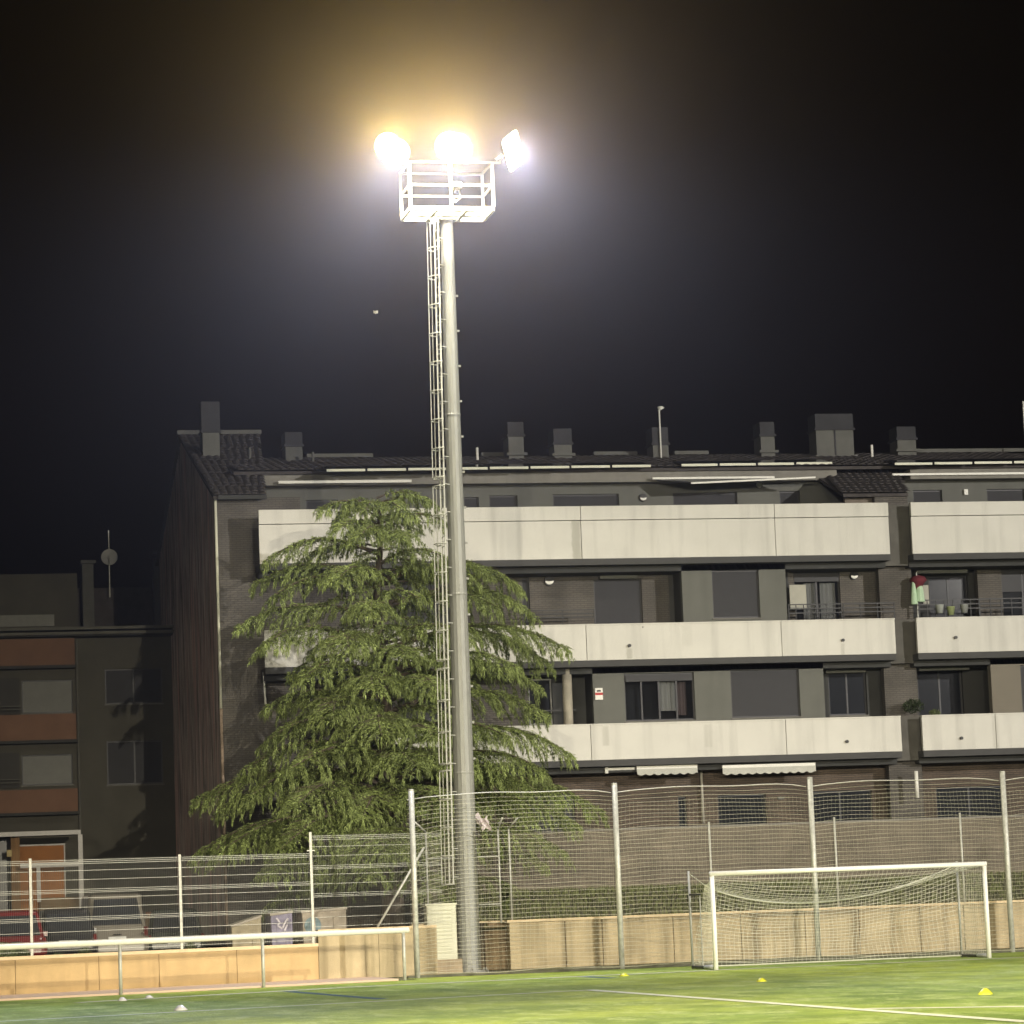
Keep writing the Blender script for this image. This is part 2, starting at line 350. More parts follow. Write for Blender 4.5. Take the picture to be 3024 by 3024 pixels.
# ---------------------------------------------------------------- welded mesh fence on the left wall
thinw = mat('thin_fence_wire', (.30,.30,.28), .5, .1, 9)
def panel_mesh(name, xa, xb, yfun, z0, z1, parent, vs=.05, mt=wire, vr=.0018, hr=.0075):
    m = MB(); H = z1-z0; off = wloc(parent)
    hs = [(0.02,0),(.12,0),(.22,0),(.34,.0),(.355,.03),(.375,0),(.48,0),(.58,0),(.64,0),(.655,.03),(.675,0),(.78,0),(.88,0),(.955,0),(.975,.03),(.995,0)]
    for f, dy in hs:
        z = z0+H*f; m.bar((xa, yfun(xa)-dy-.01, z), (xb, yfun(xb)-dy-.01, z), hr, hr)
    fr = m.build(name, mt, parent); m = MB()
    n = int((xb-xa)/vs)
    for i in range(n+1):
        x = xa+.02+(xb-xa-.04)*i/n; y = yfun(x); r = vr
        k = len(m.v)
        m.v += [(x-r,y,z0),(x+r,y,z0),(x,y+2*r,z0),(x-r,y,z1+.02),(x+r,y,z1+.02),(x,y+2*r,z1+.02)]
        m.f += [(k,k+1,k+4,k+3),(k+1,k+2,k+5,k+4),(k+2,k,k+3,k+5)]
    m.build('upright_wires', thinw if mt is wire else mt, fr, kind='stuff'); return fr
t = thing('mesh_fence', 'welded wire mesh fence standing on the left ochre wall', 'fence', (-12, yl(-12,OFF+.2), ztop))
FO = OFF+.18; fy = lambda x: yl(x, FO)
pa = [onl(92,2700,FO), onl(533,2650,FO), onl(920,2600,FO), onl(1216,2600,FO)]
zt = onl(533, 2530, FO).z; zt2 = onl(1000, 2466, FO).z
px_ = [pa[0].x-4.1, pa[0].x-8.2, pa[0].x, pa[1].x]
for x in px_:
    MB().box(x-.035, x+.035, fy(x)-.04, fy(x)+.03, ztop, zt+.06).build('post', galv, t)
x = pa[2].x; MB().box(x-.035, x+.035, fy(x)-.04, fy(x)+.03, ztop, zt2+.1).build('post', galv, t); MB().box(x-.11, x+.11, fy(x)-.05, fy(x)-.04+.0, zt2-.42, zt2-.39).build('clamp', galv, t)
xs3 = [pa[0].x-8.2, pa[0].x-4.1, pa[0].x, pa[1].x, pa[2].x]
for a, b in zip(xs3[:-1], xs3[1:]): panel_mesh('wire_panel', a+.05, b-.05, fy, ztop+.05, zt, t)
panel_mesh('wire_panel', pa[2].x+.05, pa[3].x+.9, fy, zhi+.03, zt2, t)
p1 = onl(1115, 2737, FO-.2); p2 = onl(1252, 2503, FO-.2)
MB().tube(p1, p2, .035, n=8).build('diagonal_brace', galv, t, smooth=True)

# ---------------------------------------------------------------- second mesh fence on the right wall
t = thing('mesh_fence', 'brownish wire mesh fence with slender posts on the wall behind the goal', 'fence', (4, WY+.15, 1.4))
FY = WY+.15; cf = lambda x: FY
def post_arm(pxb, pyt, pxt, pxa, pya, parent):
    b = at(pxb, 2713, FY); tp = at(pxt, pyt, FY); x = b.x
    MB().tube((x, FY, 1.35), (x, FY, tp.z), .03, n=8).build('post', galv, parent, smooth=True)
    a = at(pxa, pya, FY-.5); MB().tube((x, FY, tp.z), (a.x, FY-.5, a.z), .028, n=8).build('arm', galv, parent, smooth=True)
    return x, tp.z
x1, z1 = post_arm(1480, 2447, 1473, 1483, 2415, t); x2, z2 = post_arm(1512, 2447, 1503, 1528, 2415, t)
x0 = at(1262, 2600, FY).x
MB().tube((x0, FY, 1.35), (x0, FY, at(1252, 2457, FY).z), .03, n=8).build('post', galv, t, smooth=True)
aa = at(1225, 2428, FY-.5); MB().tube((x0, FY, at(1252, 2457, FY).z), (aa.x, FY-.5, aa.z), .028, n=8).build('arm', galv, t, smooth=True)
zt = 3.93
for px, py in ((2093,2427),(2463,2413),(2834,2400),(3205,2385)):
    p = at(px, py, FY-.06); MB().tube((p.x, FY-.06, 1.35), (p.x, FY-.06, p.z), .035, n=8).build('post', galv, t, smooth=True)
cwire = mat('brown_fence_wire', (.30,.26,.20), .6, .1, 9)
xs4 = [x2+.04, at(1790,2500,FY).x, at(2093,2427,FY).x, at(2463,2413,FY).x, at(2834,2400,FY).x, at(3205,2385,FY).x]
for a, b in zip(xs4[:-1], xs4[1:]): panel_mesh('wire_panel', a, b, cf, 1.43, zt, t, vs=.055, mt=cwire, vr=.0024, hr=.005)
panel_mesh('wire_panel', x0+.05, x1-.04, cf, 1.43, zt-.15, t, vs=.055, mt=cwire, vr=.0024, hr=.005)
for z in (1.9, 3.28): MB().tube((x0, FY-.03, z), (x1, FY-.03, z), .022, n=6).build('cross_rail', galv, t)
# rag caught on it
m = MB(); p = at(1425, 2428, FY-.12); N = 9
def rag(u, v): return (p.x+(u-.5)*.42+.05*math.sin(v*7), p.y+.05*math.sin(u*9+v*5)-.03, p.z+(v-.5)*.34-.15*(u-.5)+.05*math.sin(u*11)+.04*math.cos(v*13+u*6))
for i in range(N):
    for j in range(N):
        if (i, j) in ((0,0),(0,1),(1,0),(8,8),(7,8),(0,8),(2,0),(3,3),(2,3)): continue
        u, v = i/N, j/N; m.quad(rag(u,v), rag(u+1/N,v), rag(u+1/N,v+1/N), rag(u,v+1/N))
m.build('torn_bag', mat('pale_plastic', (.62,.54,.56), .5, .2, 6), smooth=True, label='crumpled pale pink plastic bag caught beside the light mast', cat='plastic bag')

# ---------------------------------------------------------------- ball-stop net between tall posts
NY = 5.8
t = thing('net_fence', 'tall ball stop net hung between galvanised posts behind the goal', 'net', (2, NY, 0))
pX = [-6.64, -0.97, 4.63, 10.3, 15.95]; PZ = 5.03
for x in pX:
    MB().tube((x, NY, 0), (x, NY, PZ), .078, n=12).build('post', galv, t, smooth=True)
    MB().tube((x, NY, PZ), (x, NY, PZ+.03), .085, .07, n=12).build('post_cap', galv, t, smooth=True)
cell = .112
def nety(x, z):
    b = .10*math.sin(x*1.1)*math.sin(z*.9+.3) + .05*math.sin(x*3.1+z)
    e = math.exp(-(x-pX[0])/.55); return NY+.12+b*.6+.9*e
def netz(x, z):
    u = z/4.9
    seg = [i for i in range(len(pX)-1) if pX[i] <= x <= pX[i+1]]; i = seg[0] if seg else 0
    s = (x-pX[i])/(pX[i+1]-pX[i])
    sag = .10*math.exp(-min(s,1-s)*12)                       # dips where it is tied to the posts
    e = math.exp(-max(0, x-pX[0])/.55)
    return z - sag*u - .30*e*math.sin(PI*min(1, u*1.02)) + .015*math.sin(x*2.3+z*5)
def strand(m, pts, r):
    k = len(m.v)
    for p in pts:
        m.v += [(p[0], p[1]-r, p[2]), (p[0], p[1]+r, p[2]+r*.9) if abs(pts[0][2]-pts[-1][2]) < abs(pts[0][0]-pts[-1][0]) else (p[0]+r*.9, p[1]+r, p[2]),
                (p[0], p[1]+r, p[2]-r*.9) if abs(pts[0][2]-pts[-1][2]) < abs(pts[0][0]-pts[-1][0]) else (p[0]-r*.9, p[1]+r, p[2])]
    for i in range(len(pts)-1):
        a = k+3*i; m.f += [(a,a+1,a+4,a+3),(a+1,a+2,a+5,a+4),(a+2,a,a+3,a+5)]
mh = MB(); z = .06
while z < 4.82:
    xx = np.arange(pX[0]+.05, pX[-1], .3); strand(mh, [(x, nety(x,z), netz(x,z)) for x in xx], .0048); z += cell
mh.build('net_horizontal_cords', cord, t, kind='stuff')
mv = MB(); x = pX[0]+.06
while x < pX[-1]:
    zz = np.arange(.03, 4.9, .35); strand(mv, [(x+.02*math.sin(z*3+x), nety(x,z), netz(x,z)) for z in zz], .0019); x += cell
mv.build('net_vertical_cords', cord, t, kind='stuff')
mr_ = MB()
for i in range(len(pX)-1):
    xx = np.linspace(pX[i]+.06, pX[i+1]-.06, 14); strand(mr_, [(x, nety(x,4.88)-.0, netz(x,4.9)+.0) for x in xx], .014)
mr_.build('top_rope', white, t)
mr_ = MB(); xx = np.linspace(pX[0], pX[-1], 60); strand(mr_, [(x, NY-.06, .09+.03*math.sin(x*1.7)) for x in xx], .012); mr_.build('bottom_rope', cord, t)

# ---------------------------------------------------------------- electrical cabinet
p = at(1262, 2878, 8.9); cx = p.x+.02
t = thing('electrical_cabinet', 'pale louvred electrical cabinet on a concrete plinth beside the mast', 'cabinet', (cx+.5, 9.1, 0))
cabm = mat('cabinet_paint', (.62,.62,.50), .5, .05, 3); x0 = cx; zc = at(1300, 2834, 8.9).z; zt_ = at(1300, 2670, 8.9).z
MB().box(x0-.02, x0+.98, 8.85, 9.5, 0, zc).build('plinth', mat('plinth_concrete', (.40,.32,.22), .9, .2, 3, .3, 40, streak=.6), t, bevel=.01)
MB().box(x0+.03, x0+.86, 8.93, 9.4, zc, zt_-.03).build('cabinet_body', cabm, t)
dr = MB().box(x0+.06, x0+.83, 8.905, 8.93, zc+.03, zt_-.06).build('door', cabm, t)
for i in range(13):
    z = zc+.16+i*(zt_-zc-.3)/12.5
    MB().hexa([(x0+.16,8.905,z),(x0+.72,8.905,z),(x0+.72,8.93,z),(x0+.16,8.93,z),(x0+.16,8.885,z+.015),(x0+.72,8.885,z+.015),(x0+.72,8.905,z+.05),(x0+.16,8.905,z+.05)]).build('louvre', cabm, dr)
MB().box(x0+.085, x0+.115, 8.88, 8.905, zc+.72, zc+.92).build('handle', blackm, dr)
MB().box(x0+.0, x0+.89, 8.88, 9.45, zt_-.03, zt_+.02).build('roof_plate', cabm, t)

# ---------------------------------------------------------------- football goal
W_, H_ = 7.5, 2.5
t = thing('football_goal', 'white full size football goal with a sagging net', 'goal', (W_/2, 0, 0))
for x in (.06, W_-.06):
    MB().tube((x, 0, 0), (x, 0, H_-.12), .06, n=16).build('goal_post', white, t, smooth=True)
MB().tube((0, 0, H_-.06), (W_, 0, H_-.06), .06, n=16).build('crossbar', white, t, smooth=True)
BY = 2.15
gd = mat('goal_frame_grey', (.42,.42,.40), .5, .1, 5, metal=.3)
for sx, x in ((0,.03),(1,W_-.03)):
    MB().tube((x, BY, 0), (x, BY, H_+.05), .032, n=8).build('rear_stanchion', gd, t, smooth=True)
    MB().tube((x, .05, .05), (x, BY, .05), .04, n=8).build('base_bar', blackm, t, smooth=True)
    MB().tube((x, .05, .06), (x, .9, .06), .055, n=8).build('base_weight', mat('grey_pvc', (.5,.5,.5), .5, .1, 5), t, smooth=True)
MB().tube((.03, 1.15, 0), (.03, 1.15, 1.9), .014, n=6).build('net_pole', gd, t)
MB().bar((.03, 1.1, 1.93), (.03, BY, 1.93), .03, .05).build('side_brace', blackm, t)
def rope3(m, pts, r):
    for a, b in zip(pts[:-1], pts[1:]): m.tube(a, b, r, r, 3, False)
def lerp(a, b, t_): return tuple(a[i]+(b[i]-a[i])*t_ for i in range(3))
def rear_rope(u):
    A = (.14, 1.0, 2.16); B = (W_-.03, BY, 2.46)
    p = lerp(A, B, u); s = (u**.85)*(1-u)*4
    return (p[0], p[1]+.1*s*.3, p[2]-.62*s)
def netP(u, v):     # v 0..1 roof, 1..2 back
    a = (u*(W_-.16)+.08, .03, H_-.12); r = rear_rope(u)
    if v <= 1:
        p = lerp(a, r, v); return (p[0], p[1], p[2]-.16*math.sin(PI*v)*(.4+math.sin(PI*u)))
    g = (u*(W_-.1)+.05, BY-.1-.25*math.sin(PI*u), .04+.02*math.sin(u*20)); w2 = v-1
    p = lerp(r, g, w2); return (p[0]+.05*math.sin(w2*6+u*9)*math.sin(PI*w2), p[1]+.25*math.sin(PI*w2)*(.7+.3*math.sin(u*11)), p[2])
m = MB(); NU = 62
for i in range(NU+1):
    u = i/NU; rope3(m, [netP(u, v) for v in np.linspace(0, 2, 27)], .0036)
NVr, NVb = 11, 20
for j in list(range(1, NVr)): rope3(m, [netP(u, j/NVr) for u in np.linspace(0,1,42)], .0052)
for j in range(1, NVb): rope3(m, [netP(u, 1+j/NVb) for u in np.linspace(0,1,42)], .0052)
for x, A in ((.05, (.14,1.0,2.16)), (W_-.05, (W_-.03,BY,2.46))):     # side nets
    def sp(s_, q):
        f = (x, .03, q*(H_-.15)+.03); b_ = lerp((x, BY-.1, .04), A, q); p = lerp(f, b_, s_); return (p[0]+.08*math.sin(PI*s_)*math.sin(PI*q)*(-1 if x > 1 else 1), p[1], p[2]-.05*math.sin(PI*s_))
    for i in range(17): rope3(m, [sp(i/16, q) for q in np.linspace(0,1,16)], .0036)
    for j in range(20): rope3(m, [sp(s_, j/20) for s_ in np.linspace(0,1,14)], .0045)
m.build('goal_net', gcord, t, kind='stuff')
m = MB(); rope3(m, [rear_rope(u) for u in np.linspace(0,1,40)], .018); rope3(m, [rear_rope(0), (.03,BY,H_)], .014); rope3(m, [(W_-.06,.05,H_-.1), rear_rope(1)], .016); m.build('net_rope', gcord, t)
m = MB(); rope3(m, [(u*(W_-.1)+.05, BY-.1-.3*math.sin(PI*u), .05) for u in np.linspace(0,1,30)], .02); m.build('ground_rope', gcord, t)

# ---------------------------------------------------------------- training discs and cones
cw = mat('white_plastic', (.62,.60,.62), .4, .04, 6); cy_ = mat('yellow_plastic', (.52,.52,.03), .45, .06, 6)
def disc(px, py, r, h, mt, label, grp):
    p = atz(px, py, 0); MB().lathe((p.x, p.y, .003), [(r, 0), (r, .012), (r*.75, h*.45), (r*.32, h), (.0, h)], 24).build('marker_disc', mt, smooth=True, label=label, cat='marker cone', group=grp)
disc(361, 2956, .11, .085, cw, 'white marker disc on the turf nearest the first railing post', 'white marker discs'); disc(440, 2947, .1, .06, cw, 'flat white marker disc lying on the goal line left', 'white marker discs')
disc(533, 2984, .14, .10, cw, 'white marker cone on the nearer white line', 'white marker discs')
disc(1843, 2883, .12, .075, cy_, 'yellow marker disc at the foot of the net post left of the goal', 'yellow marker discs'); disc(2249, 2899, .11, .08, cy_, 'yellow marker disc in front of the goal mouth', 'yellow marker discs')
disc(2910, 2937, .125, .10, cy_, 'larger yellow marker cone at the right edge near the goal post', 'yellow marker discs')

# ---------------------------------------------------------------- floodlight mast
MX, MY, MZ = -4.42, 9.75, 21.4
t = thing('floodlight_mast', 'tall tapering steel floodlight mast with caged ladder and lit lamps on a basket', 'light mast', (MX, MY, 0))
mast = t
PT = -4.29
pxz = lambda z: MX+(PT-MX)*z/21.4
prz = lambda z: .335-.0069*z
MB().tube((MX, MY, .05), (PT, MY, 21.66), .335, .187, n=16).build('pole', galvp, t)
MB().lathe((MX, MY, 0), [(0,.07),(.55,.07),(.55,.03),(.55,0)], 16).build('base_flange', galvp, t)
for a in range(8): MB().tube((MX+.48*math.cos(a*PI/4), MY+.48*math.sin(a*PI/4), .07), (MX+.48*math.cos(a*PI/4), MY+.48*math.sin(a*PI/4), .14), .025, n=6).build('anchor_bolt', galvp, t)
for z in (2.4, 5.6, 10.7, 15.9): MB().lathe((pxz(z), MY, z), [(prz(z)+.004, 0), (prz(z)+.012, .01), (prz(z)+.012, .05), (prz(z)+.004, .06)], 16).build('pole_joint', galvp, t)
for k in range(14):
    z = 6+k*1.03; MB().box(pxz(z)+prz(z)-.01, pxz(z)+prz(z)+.06, MY-.06, MY-.01, z, z+.06).build('step_lug', galvp, t)
# ladder at the left of the pole: rungs run away from the viewer
ladm = mat('ladder_zinc', (.50,.50,.46), .45, .05, 9)
secs = [(2.5, 5.7), (5.9, 8.6), (8.85, 13.85), (14.1, 21.65)]
lx = lambda z: pxz(z)-prz(z)-.13
for dy in (-.28, .26): MB().tube((lx(2.5), MY+dy, 2.5), (lx(21.65), MY+dy, 21.65), .028, n=6).build('ladder_rail', ladm, t)
z = 2.6
rm = None
while z < 21.6:
    if rm is None: rm = MB().tube((lx(z), MY-.28, z), (lx(z), MY+.26, z), .012, n=6).build('rung', galv, t); z_r = z
    else:
        o = rm.copy(); col.objects.link(o); o.location = (lx(z)-lx(z_r), 0, z-z_r)
    z += .28
z = 2.7; k = 0
while z < 21.6:
    pw = pxz(z)-prz(z)
    for y in (MY-.28, MY+.26): MB().bar((lx(z), y, z), (pw+.06, MY+(y-MY)*.5, z), .03, .02).build('ladder_bracket', ladm, t)
    z += .8
for a, b in secs:
    for y_, x_ in ((MY-.30,-.12),(MY,-.27),(MY+.29,-.12)):
        MB().bar((lx(a)+x_, y_, a), (lx(b)+x_, y_, b), .024, .024).build('cage_strap', ladm, t)
    z = a
    while z <= b+.01:
        pts = [(lx(z)+.02-.29*math.sin(PI*q/10), MY-.01-.36*math.cos(PI*q/10), z) for q in range(11)]
        MB().path(pts, .021, 5).build('cage_hoop', ladm, t)
        z += (b-a)/max(1, round((b-a)/.8))
# basket
BX0, BX1, BY0, BY1 = -5.52, -3.08, MY-.95, MY+.5
BZ0, BZ1 = at(1330,622,BY0).z, at(1340,482,BY0).z
bp2 = mat('basket_paint', (.62,.60,.52), .5, .05, 6)
for y in (BY0, BY1, (BY0+BY1)/2): MB().box(BX0+.002, BX1-.002, y-.05, y+.05, BZ0, BZ0+.12).build('floor_beam', bp2, t)
for x in (BX0, BX0+.78, BX1-.78, BX1): MB().box(x-.045, x+.045, BY0+.052, BY1-.052, BZ0+.005, BZ0+.115).build('cross_beam', bp2, t)
MB().box(PT-.26, PT+.26, MY-.26, MY+.26, BZ0-.1, BZ0-.06).build('head_plate', galvp, t)
for x, y in ((BX0,BY0),(BX1,BY0),(BX0,BY1),(BX1,BY1),((BX0+BX1)/2-.02,BY0)):
    MB().box(x-.04, x+.04, y-.04, y+.04, BZ0+.12, BZ1).build('corner_post', bp2, t)
for z in (BZ0+.72, BZ1):
    for y in (BY0, BY1): MB().box(BX0-.04, BX1+.04+(.22 if z == BZ1 and y == BY0 else 0), y-.035, y+.035, z, z+.06).build('guard_rail', bp2, t)
    for x in (BX0, BX1): MB().box(x-.03, x+.03, BY0+.037, BY1-.037, z+.003, z+.057).build('guard_rail', bp2, t)
MB().box((BX0+BX1)/2+.02, (BX0+BX1)/2+.32, BY0+.05, BY0+.3, BZ0+.68, BZ0+.86).build('junction_box', galvp, t)
MB().path([((BX0+BX1)/2+.25, BY0+.15, BZ0+.68), ((BX0+BX1)/2+.28, BY0+.15, BZ0+.4), ((BX0+BX1)/2+.12, BY0+.15, BZ0+.28), ((BX0+BX1)/2+.06, BY0+.15, BZ0+.45), ((BX0+BX1)/2-.05, BY0+.2, BZ0+.12)], .022, 6).build('cable', galvp, t)
lens = emis('lamp_glass_lit', (1.0, .78, .36), 14)
lens2 = emis('lamp_glass_lit_white', (1.0, .95, .86), 14)
def flood(px, py, Y, aim, r, mt, flat=False, roll=0):
    c = at(px, py, Y); d = (Vector(aim)-c).normalized(); up = Vector((0,0,1)); s_ = d.cross(up).normalized(); u = s_.cross(d)
    s_, u = s_*math.cos(roll)+u*math.sin(roll), u*math.cos(roll)-s_*math.sin(roll)
    m = MB(); n = 24; k = 0
    rings = [(-.42,.30),(-.36,.45),(-.16,.82),(0,1.0),(.05,1.03)]
    def ringpt(a, q):
        ca, sa = math.cos(a), math.sin(a)
        if flat: e = .25; ca = math.copysign(abs(ca)**e, ca)*.78; sa = math.copysign(abs(sa)**e, sa)*1.0
        return s_*ca*r*q + u*sa*r*q
    for dz, q in rings:
        for i in range(n): m.v.append(tuple(c + d*dz*r + ringpt(2*PI*i/n, q)))
    for g in range(len(rings)-1):
        for i in range(n): j = (i+1) % n; m.f.append((g*n+i, g*n+j, (g+1)*n+j, (g+1)*n+i))
    m.f.append(tuple(reversed(range(n))))
    f = m.build('floodlight', bp2, mast, smooth=True)
    g = MB(); 
    for i in range(n): g.v.append(tuple(c + d*.02*r + ringpt(2*PI*i/n, .97)))
    g.v.append(tuple(c + d*.16*r))
    for i in range(n): g.f.append((i, (i+1) % n, n))
    g.build('lamp_glass', mt, f)
    b0 = (c.x, BY0, BZ1+.06); b = MB()
    b.tube(c-d*.45*r, (max(BX0-.25, min(BX1+.2, c.x-d.x*.3)), BY0, BZ1+.03), .03, n=6); b.build('lamp_bracket', bp2, f)
    return c, d
FYY = BY0-.12
FL = [(1146, 432, (-48,-80,0), .40, lens, False, 0), (1172, 448, (-34,-80,0), .38, lens, False, 0),
      (1328, 432, (-30,-80,0), .43, lens, False, 0), (1350, 437, (-14,-80,0), .43, lens, False, 0),
      (1514, 445, (75,-75,0), .52, lens2, True, -.62)]
for k, (px, py, aim, r, mt, fl, ro) in enumerate(FL):
    c, d = flood(px, py, FYY+.05*k, aim, r, mt, fl, ro)
MB().box(BX0-.75, BX0-.04, BY0-.03, BY0+.03, BZ1+.002, BZ1+.06).build('outrigger', bp2, t)
MB().tube((BX1+.1, BY0, BZ1+.1), (BX1+.32, BY0+.02, BZ1+.28), .05, n=8).build('lamp_knuckle', bp2, t)
# the light those lamps give
GLOWW, GLOWC = (1.0, .64, .11), (.61, .69, 1.0)
def lamp(px, py, dy, aim, power, cone, blend, color, rad=.3):
    c = at(px, py, FYY-dy); o = spot('lamp_light', c, aim, power, cone, blend, color, rad); return o
def beam(px, py, dy, elev, side, power, half, blend, color):
    c = at(px, py, FYY-dy); h = Vector((-.19+side, -.98, 0)).normalized()*60*math.cos(math.radians(elev)); h.z = 60*math.sin(math.radians(elev))
    lamp(px, py, dy, c+h, power, half*2, blend, color)
beam(1160, 440, .75, -11.6, 0, 2300, 4.0, 1, GLOWW)
beam(1340, 436, .75, -11.6, 0, 3000, 4.0, 1, GLOWW)
beam(1530, 447, .6, -12, 0, 700, 5.0, 1, (1.0, .74, .60))
beam(1160, 440, .74, 27, 0, 800, 50, .8, GLOWW)
beam(1340, 436, .74, 28, 0, 1000, 50, .8, GLOWW)
beam(1160, 440, .78, -52, -.2, 5000, 44, .8, GLOWC)
beam(1340, 436, .78, -52, 0, 7000, 44, .8, GLOWC)
beam(1530, 447, .62, -52, .2, 4500, 44, .8, GLOWC)
beam(1200, 470, .80, -31, -.60, 44000, 25, .9, GLOWC)
beam(1480, 470, .64, -31, .62, 40000, 25, .9, GLOWC)
for px, q in ((1160, 5400), (1340, 6600)):      # stray light falling back and down on the tree, the niche and the fences
    c = at(px, 436, FYY-.5); spot('lamp_spill', c, c+Vector((0, 3.0, -9)), q, 118, .5, (1.0, .93, .72), .35)

# ---------------------------------------------------------------- apartment buildings
YP, YW, YA = 26.0, 27.7, 30.2          # parapet front, recessed wall, attic wall
def X(px, py, Y): return at(px, py, Y).x
def Z(px, py, Y): return at(px, py, Y).z
def wall(name, x0, x1, z0, z1, Y, holes, th, mt, parent):
    xs = sorted({x0, x1, *[min(max(h[0],x0),x1) for h in holes], *[min(max(h[1],x0),x1) for h in holes]})
    m = MB()
    for a, b in zip(xs[:-1], xs[1:]):
        if b-a < 1e-4: continue
        c = (a+b)/2; iv = sorted((max(z0,h[2]), min(z1,h[3])) for h in holes if h[0] < c < h[1]); z = z0
        for p, q in iv:
            if p > z+1e-4: m.box(a, b, Y, Y+th, z, p)
            z = max(z, q)
        if z < z1-1e-4: m.box(a, b, Y, Y+th, z, z1)
    return m.build(name, mt, parent)
def window(h, Y, parent, kind='glass', mull=1, frame=alu, depth=.14):
    x0, x1, z0, z1 = h; y = Y+depth
    f = MB(); fw = .055
    f.box(x0, x1, y-.03, y+.05, z1-fw, z1).box(x0, x1, y-.03, y+.05, z0, z0+fw).box(x0, x0+fw, y-.029, y+.049, z0+fw, z1-fw).box(x1-fw, x1, y-.029, y+.049, z0+fw, z1-fw)
    for i in range(1, mull+1):
        c = x0+(x1-x0)*i/(mull+1); f.box(c-.03, c+.03, y-.028, y+.048, z0+fw, z1-fw)
    fr = f.build('window', frame, parent)
    MB().box(x0-.04, x1+.04, Y-.05, Y+depth-.031, z0-.05, z0-.002).build('sill', MATS.get('sill_stone') or mat('sill_stone', (.16,.155,.14), .8, .12, 4, streak=.5), fr)
    if kind in ('shutter', 'pale'):
        mt = blind if kind == 'shutter' else blindl
        m = MB(); z = z0+fw
        while z < z1-fw-.01:
            m.hexa([(x0+fw,y-.025,z),(x1-fw,y-.025,z),(x1-fw,y+.01,z),(x0+fw,y+.01,z),(x0+fw,y-.012,z+.05),(x1-fw,y-.012,z+.05),(x1-fw,y+.01,z+.05),(x0+fw,y+.01,z+.05)]); z += .05
        m.build('shutter', mt, fr)
    else:
        MB().box(x0+fw, x1-fw, y, y+.02, z0+fw, z1-fw).build('pane', darkglass if kind == 'glass' else clearglass, fr)
        if kind == 'half':
            zz = z1-(z1-z0)*.3; MB().box(x0+fw, x1-fw, y-.02, y-.003, zz, z1-fw).build('shutter', blind, fr)
    return fr
def clear():
    m = bpy.data.materials.new('clear_glass'); m.use_nodes = True; n = m.node_tree.nodes; L = m.node_tree.links
    b = n['Principled BSDF']; b.inputs['Base Color'].default_value = (.02,.02,.025,1); b.inputs['Roughness'].default_value = .05
    tr = n.new('ShaderNodeBsdfTransparent'); tr.inputs[0].default_value = (.85,.87,.9,1); mx = n.new('ShaderNodeMixShader'); mx.inputs[0].default_value = .8
    L.new(b.outputs[0], mx.inputs[1]); L.new(tr.outputs[0], mx.inputs[2]); L.new(mx.outputs[0], n['Material Output'].inputs[0]); return m
clearglass = clear()
def curtains(x0, x1, z0, z1, y, parent, mt=None):
    m = MB(); n = int((x1-x0)/.05)+2; k = 0
    for i in range(n+1):
        x = x0+(x1-x0)*i/n; yy = y+.05*math.sin(i*1.9)+.02*math.sin(i*4.1); m.v += [(x,yy,z0),(x,yy,z1)]
        if i: m.f.append((2*i-2, 2*i, 2*i+1, 2*i-1))
    return m.build('curtain', mt or curtain, parent, smooth=True)
def hole(u0, v0, u1, v1, Y): a = at(u0, (v0+v1)/2, Y); b = at(u1, (v0+v1)/2, Y); c = at((u0+u1)/2, v0, Y); d = at((u0+u1)/2, v1, Y); return (a.x, b.x, d.z, c.z)
zTT, zTB = Z(1700,1495,YP), Z(1700,1650,YP)      # top parapet
zMT, zMB_ = Z(1700,1844,YP), Z(1700,1951,YP)     # middle
zLT, zLB = Z(1740,2138,YP), Z(1740,2245,YP)      # lower
zTG = zTT-(zTT-zTB)*.27
XL = X(640, 1500, 27.2); XPL = X(764, 1560, YP); XPR = X(2627, 1560, YP); XQ = X(2692, 1560, YP); XEND = 42.0
XSPLIT = (XPR+XQ)/2
GZ = .9
A_ = thing('apartment_building', 'long brick apartment block with three pale balcony bands behind the cedar', 'apartment building', (0, 30, GZ))
B_ = thing('apartment_building', 'neighbouring apartment block with pale balcony bands at the right edge', 'apartment building', (24, 30, GZ))
def XS(*pp): return [X(px, py, YP) for px, py in pp]
jT = [XPL, X(1150,1570,YP)] + XS((1718,1600),(2291,1590)) + [XPR]
jM = [X(780,1900,YP), X(1150,1900,YP)] + XS((1732,1900),(2308,1880)) + [X(2645,1880,YP)]
jL = [X(1140,2200,YP)] + XS((1746,2200),(2322,2180)) + [X(2663,2170,YP)]
dT = jT[3]-jT[2]
qT = [XQ + i*6.1 for i in range(5)]; qM = [X(2708,1880,YP)+i*6.1 for i in range(5)]; qL = [X(2724,2170,YP), X(2940,2140,YP), X(2940,2140,YP)+6, X(2940,2140,YP)+12, X(2940,2140,YP)+18]
drains = [(1858,1907,A_),(2488,1891,A_),(2500,2190,A_),(2821,1883,B_),(2838,2180,B_)]
st = [(X(1703,1600,YP), .16, zTG, zTB, .55), (X(1858,1930,YP), .10, Z(1858,1915,YP), Z(1858,1945,YP), .45), (X(2488,1910,YP), .07, Z(2488,1900,YP), Z(2488,1935,YP), .3),
      (X(1790,2190,YP), .12, zLT-.1, zLT-.75, .32), (X(2092,2180,YP), .16, zLT-.12, zLT-.9, .18), (X(2030,1900,YP), .2, zMT-.1, zMT-.8, .12), (X(905,1540,YP), .3, zTT, zTT-.5, .15),
      (X(800,1650,YP), .5, zTB+.12, zTB, .35), (X(2940,2150,YP), .12, zLT-.1, zLB, .2)]
pcon = stained('pale_balcony_concrete', conc, st)
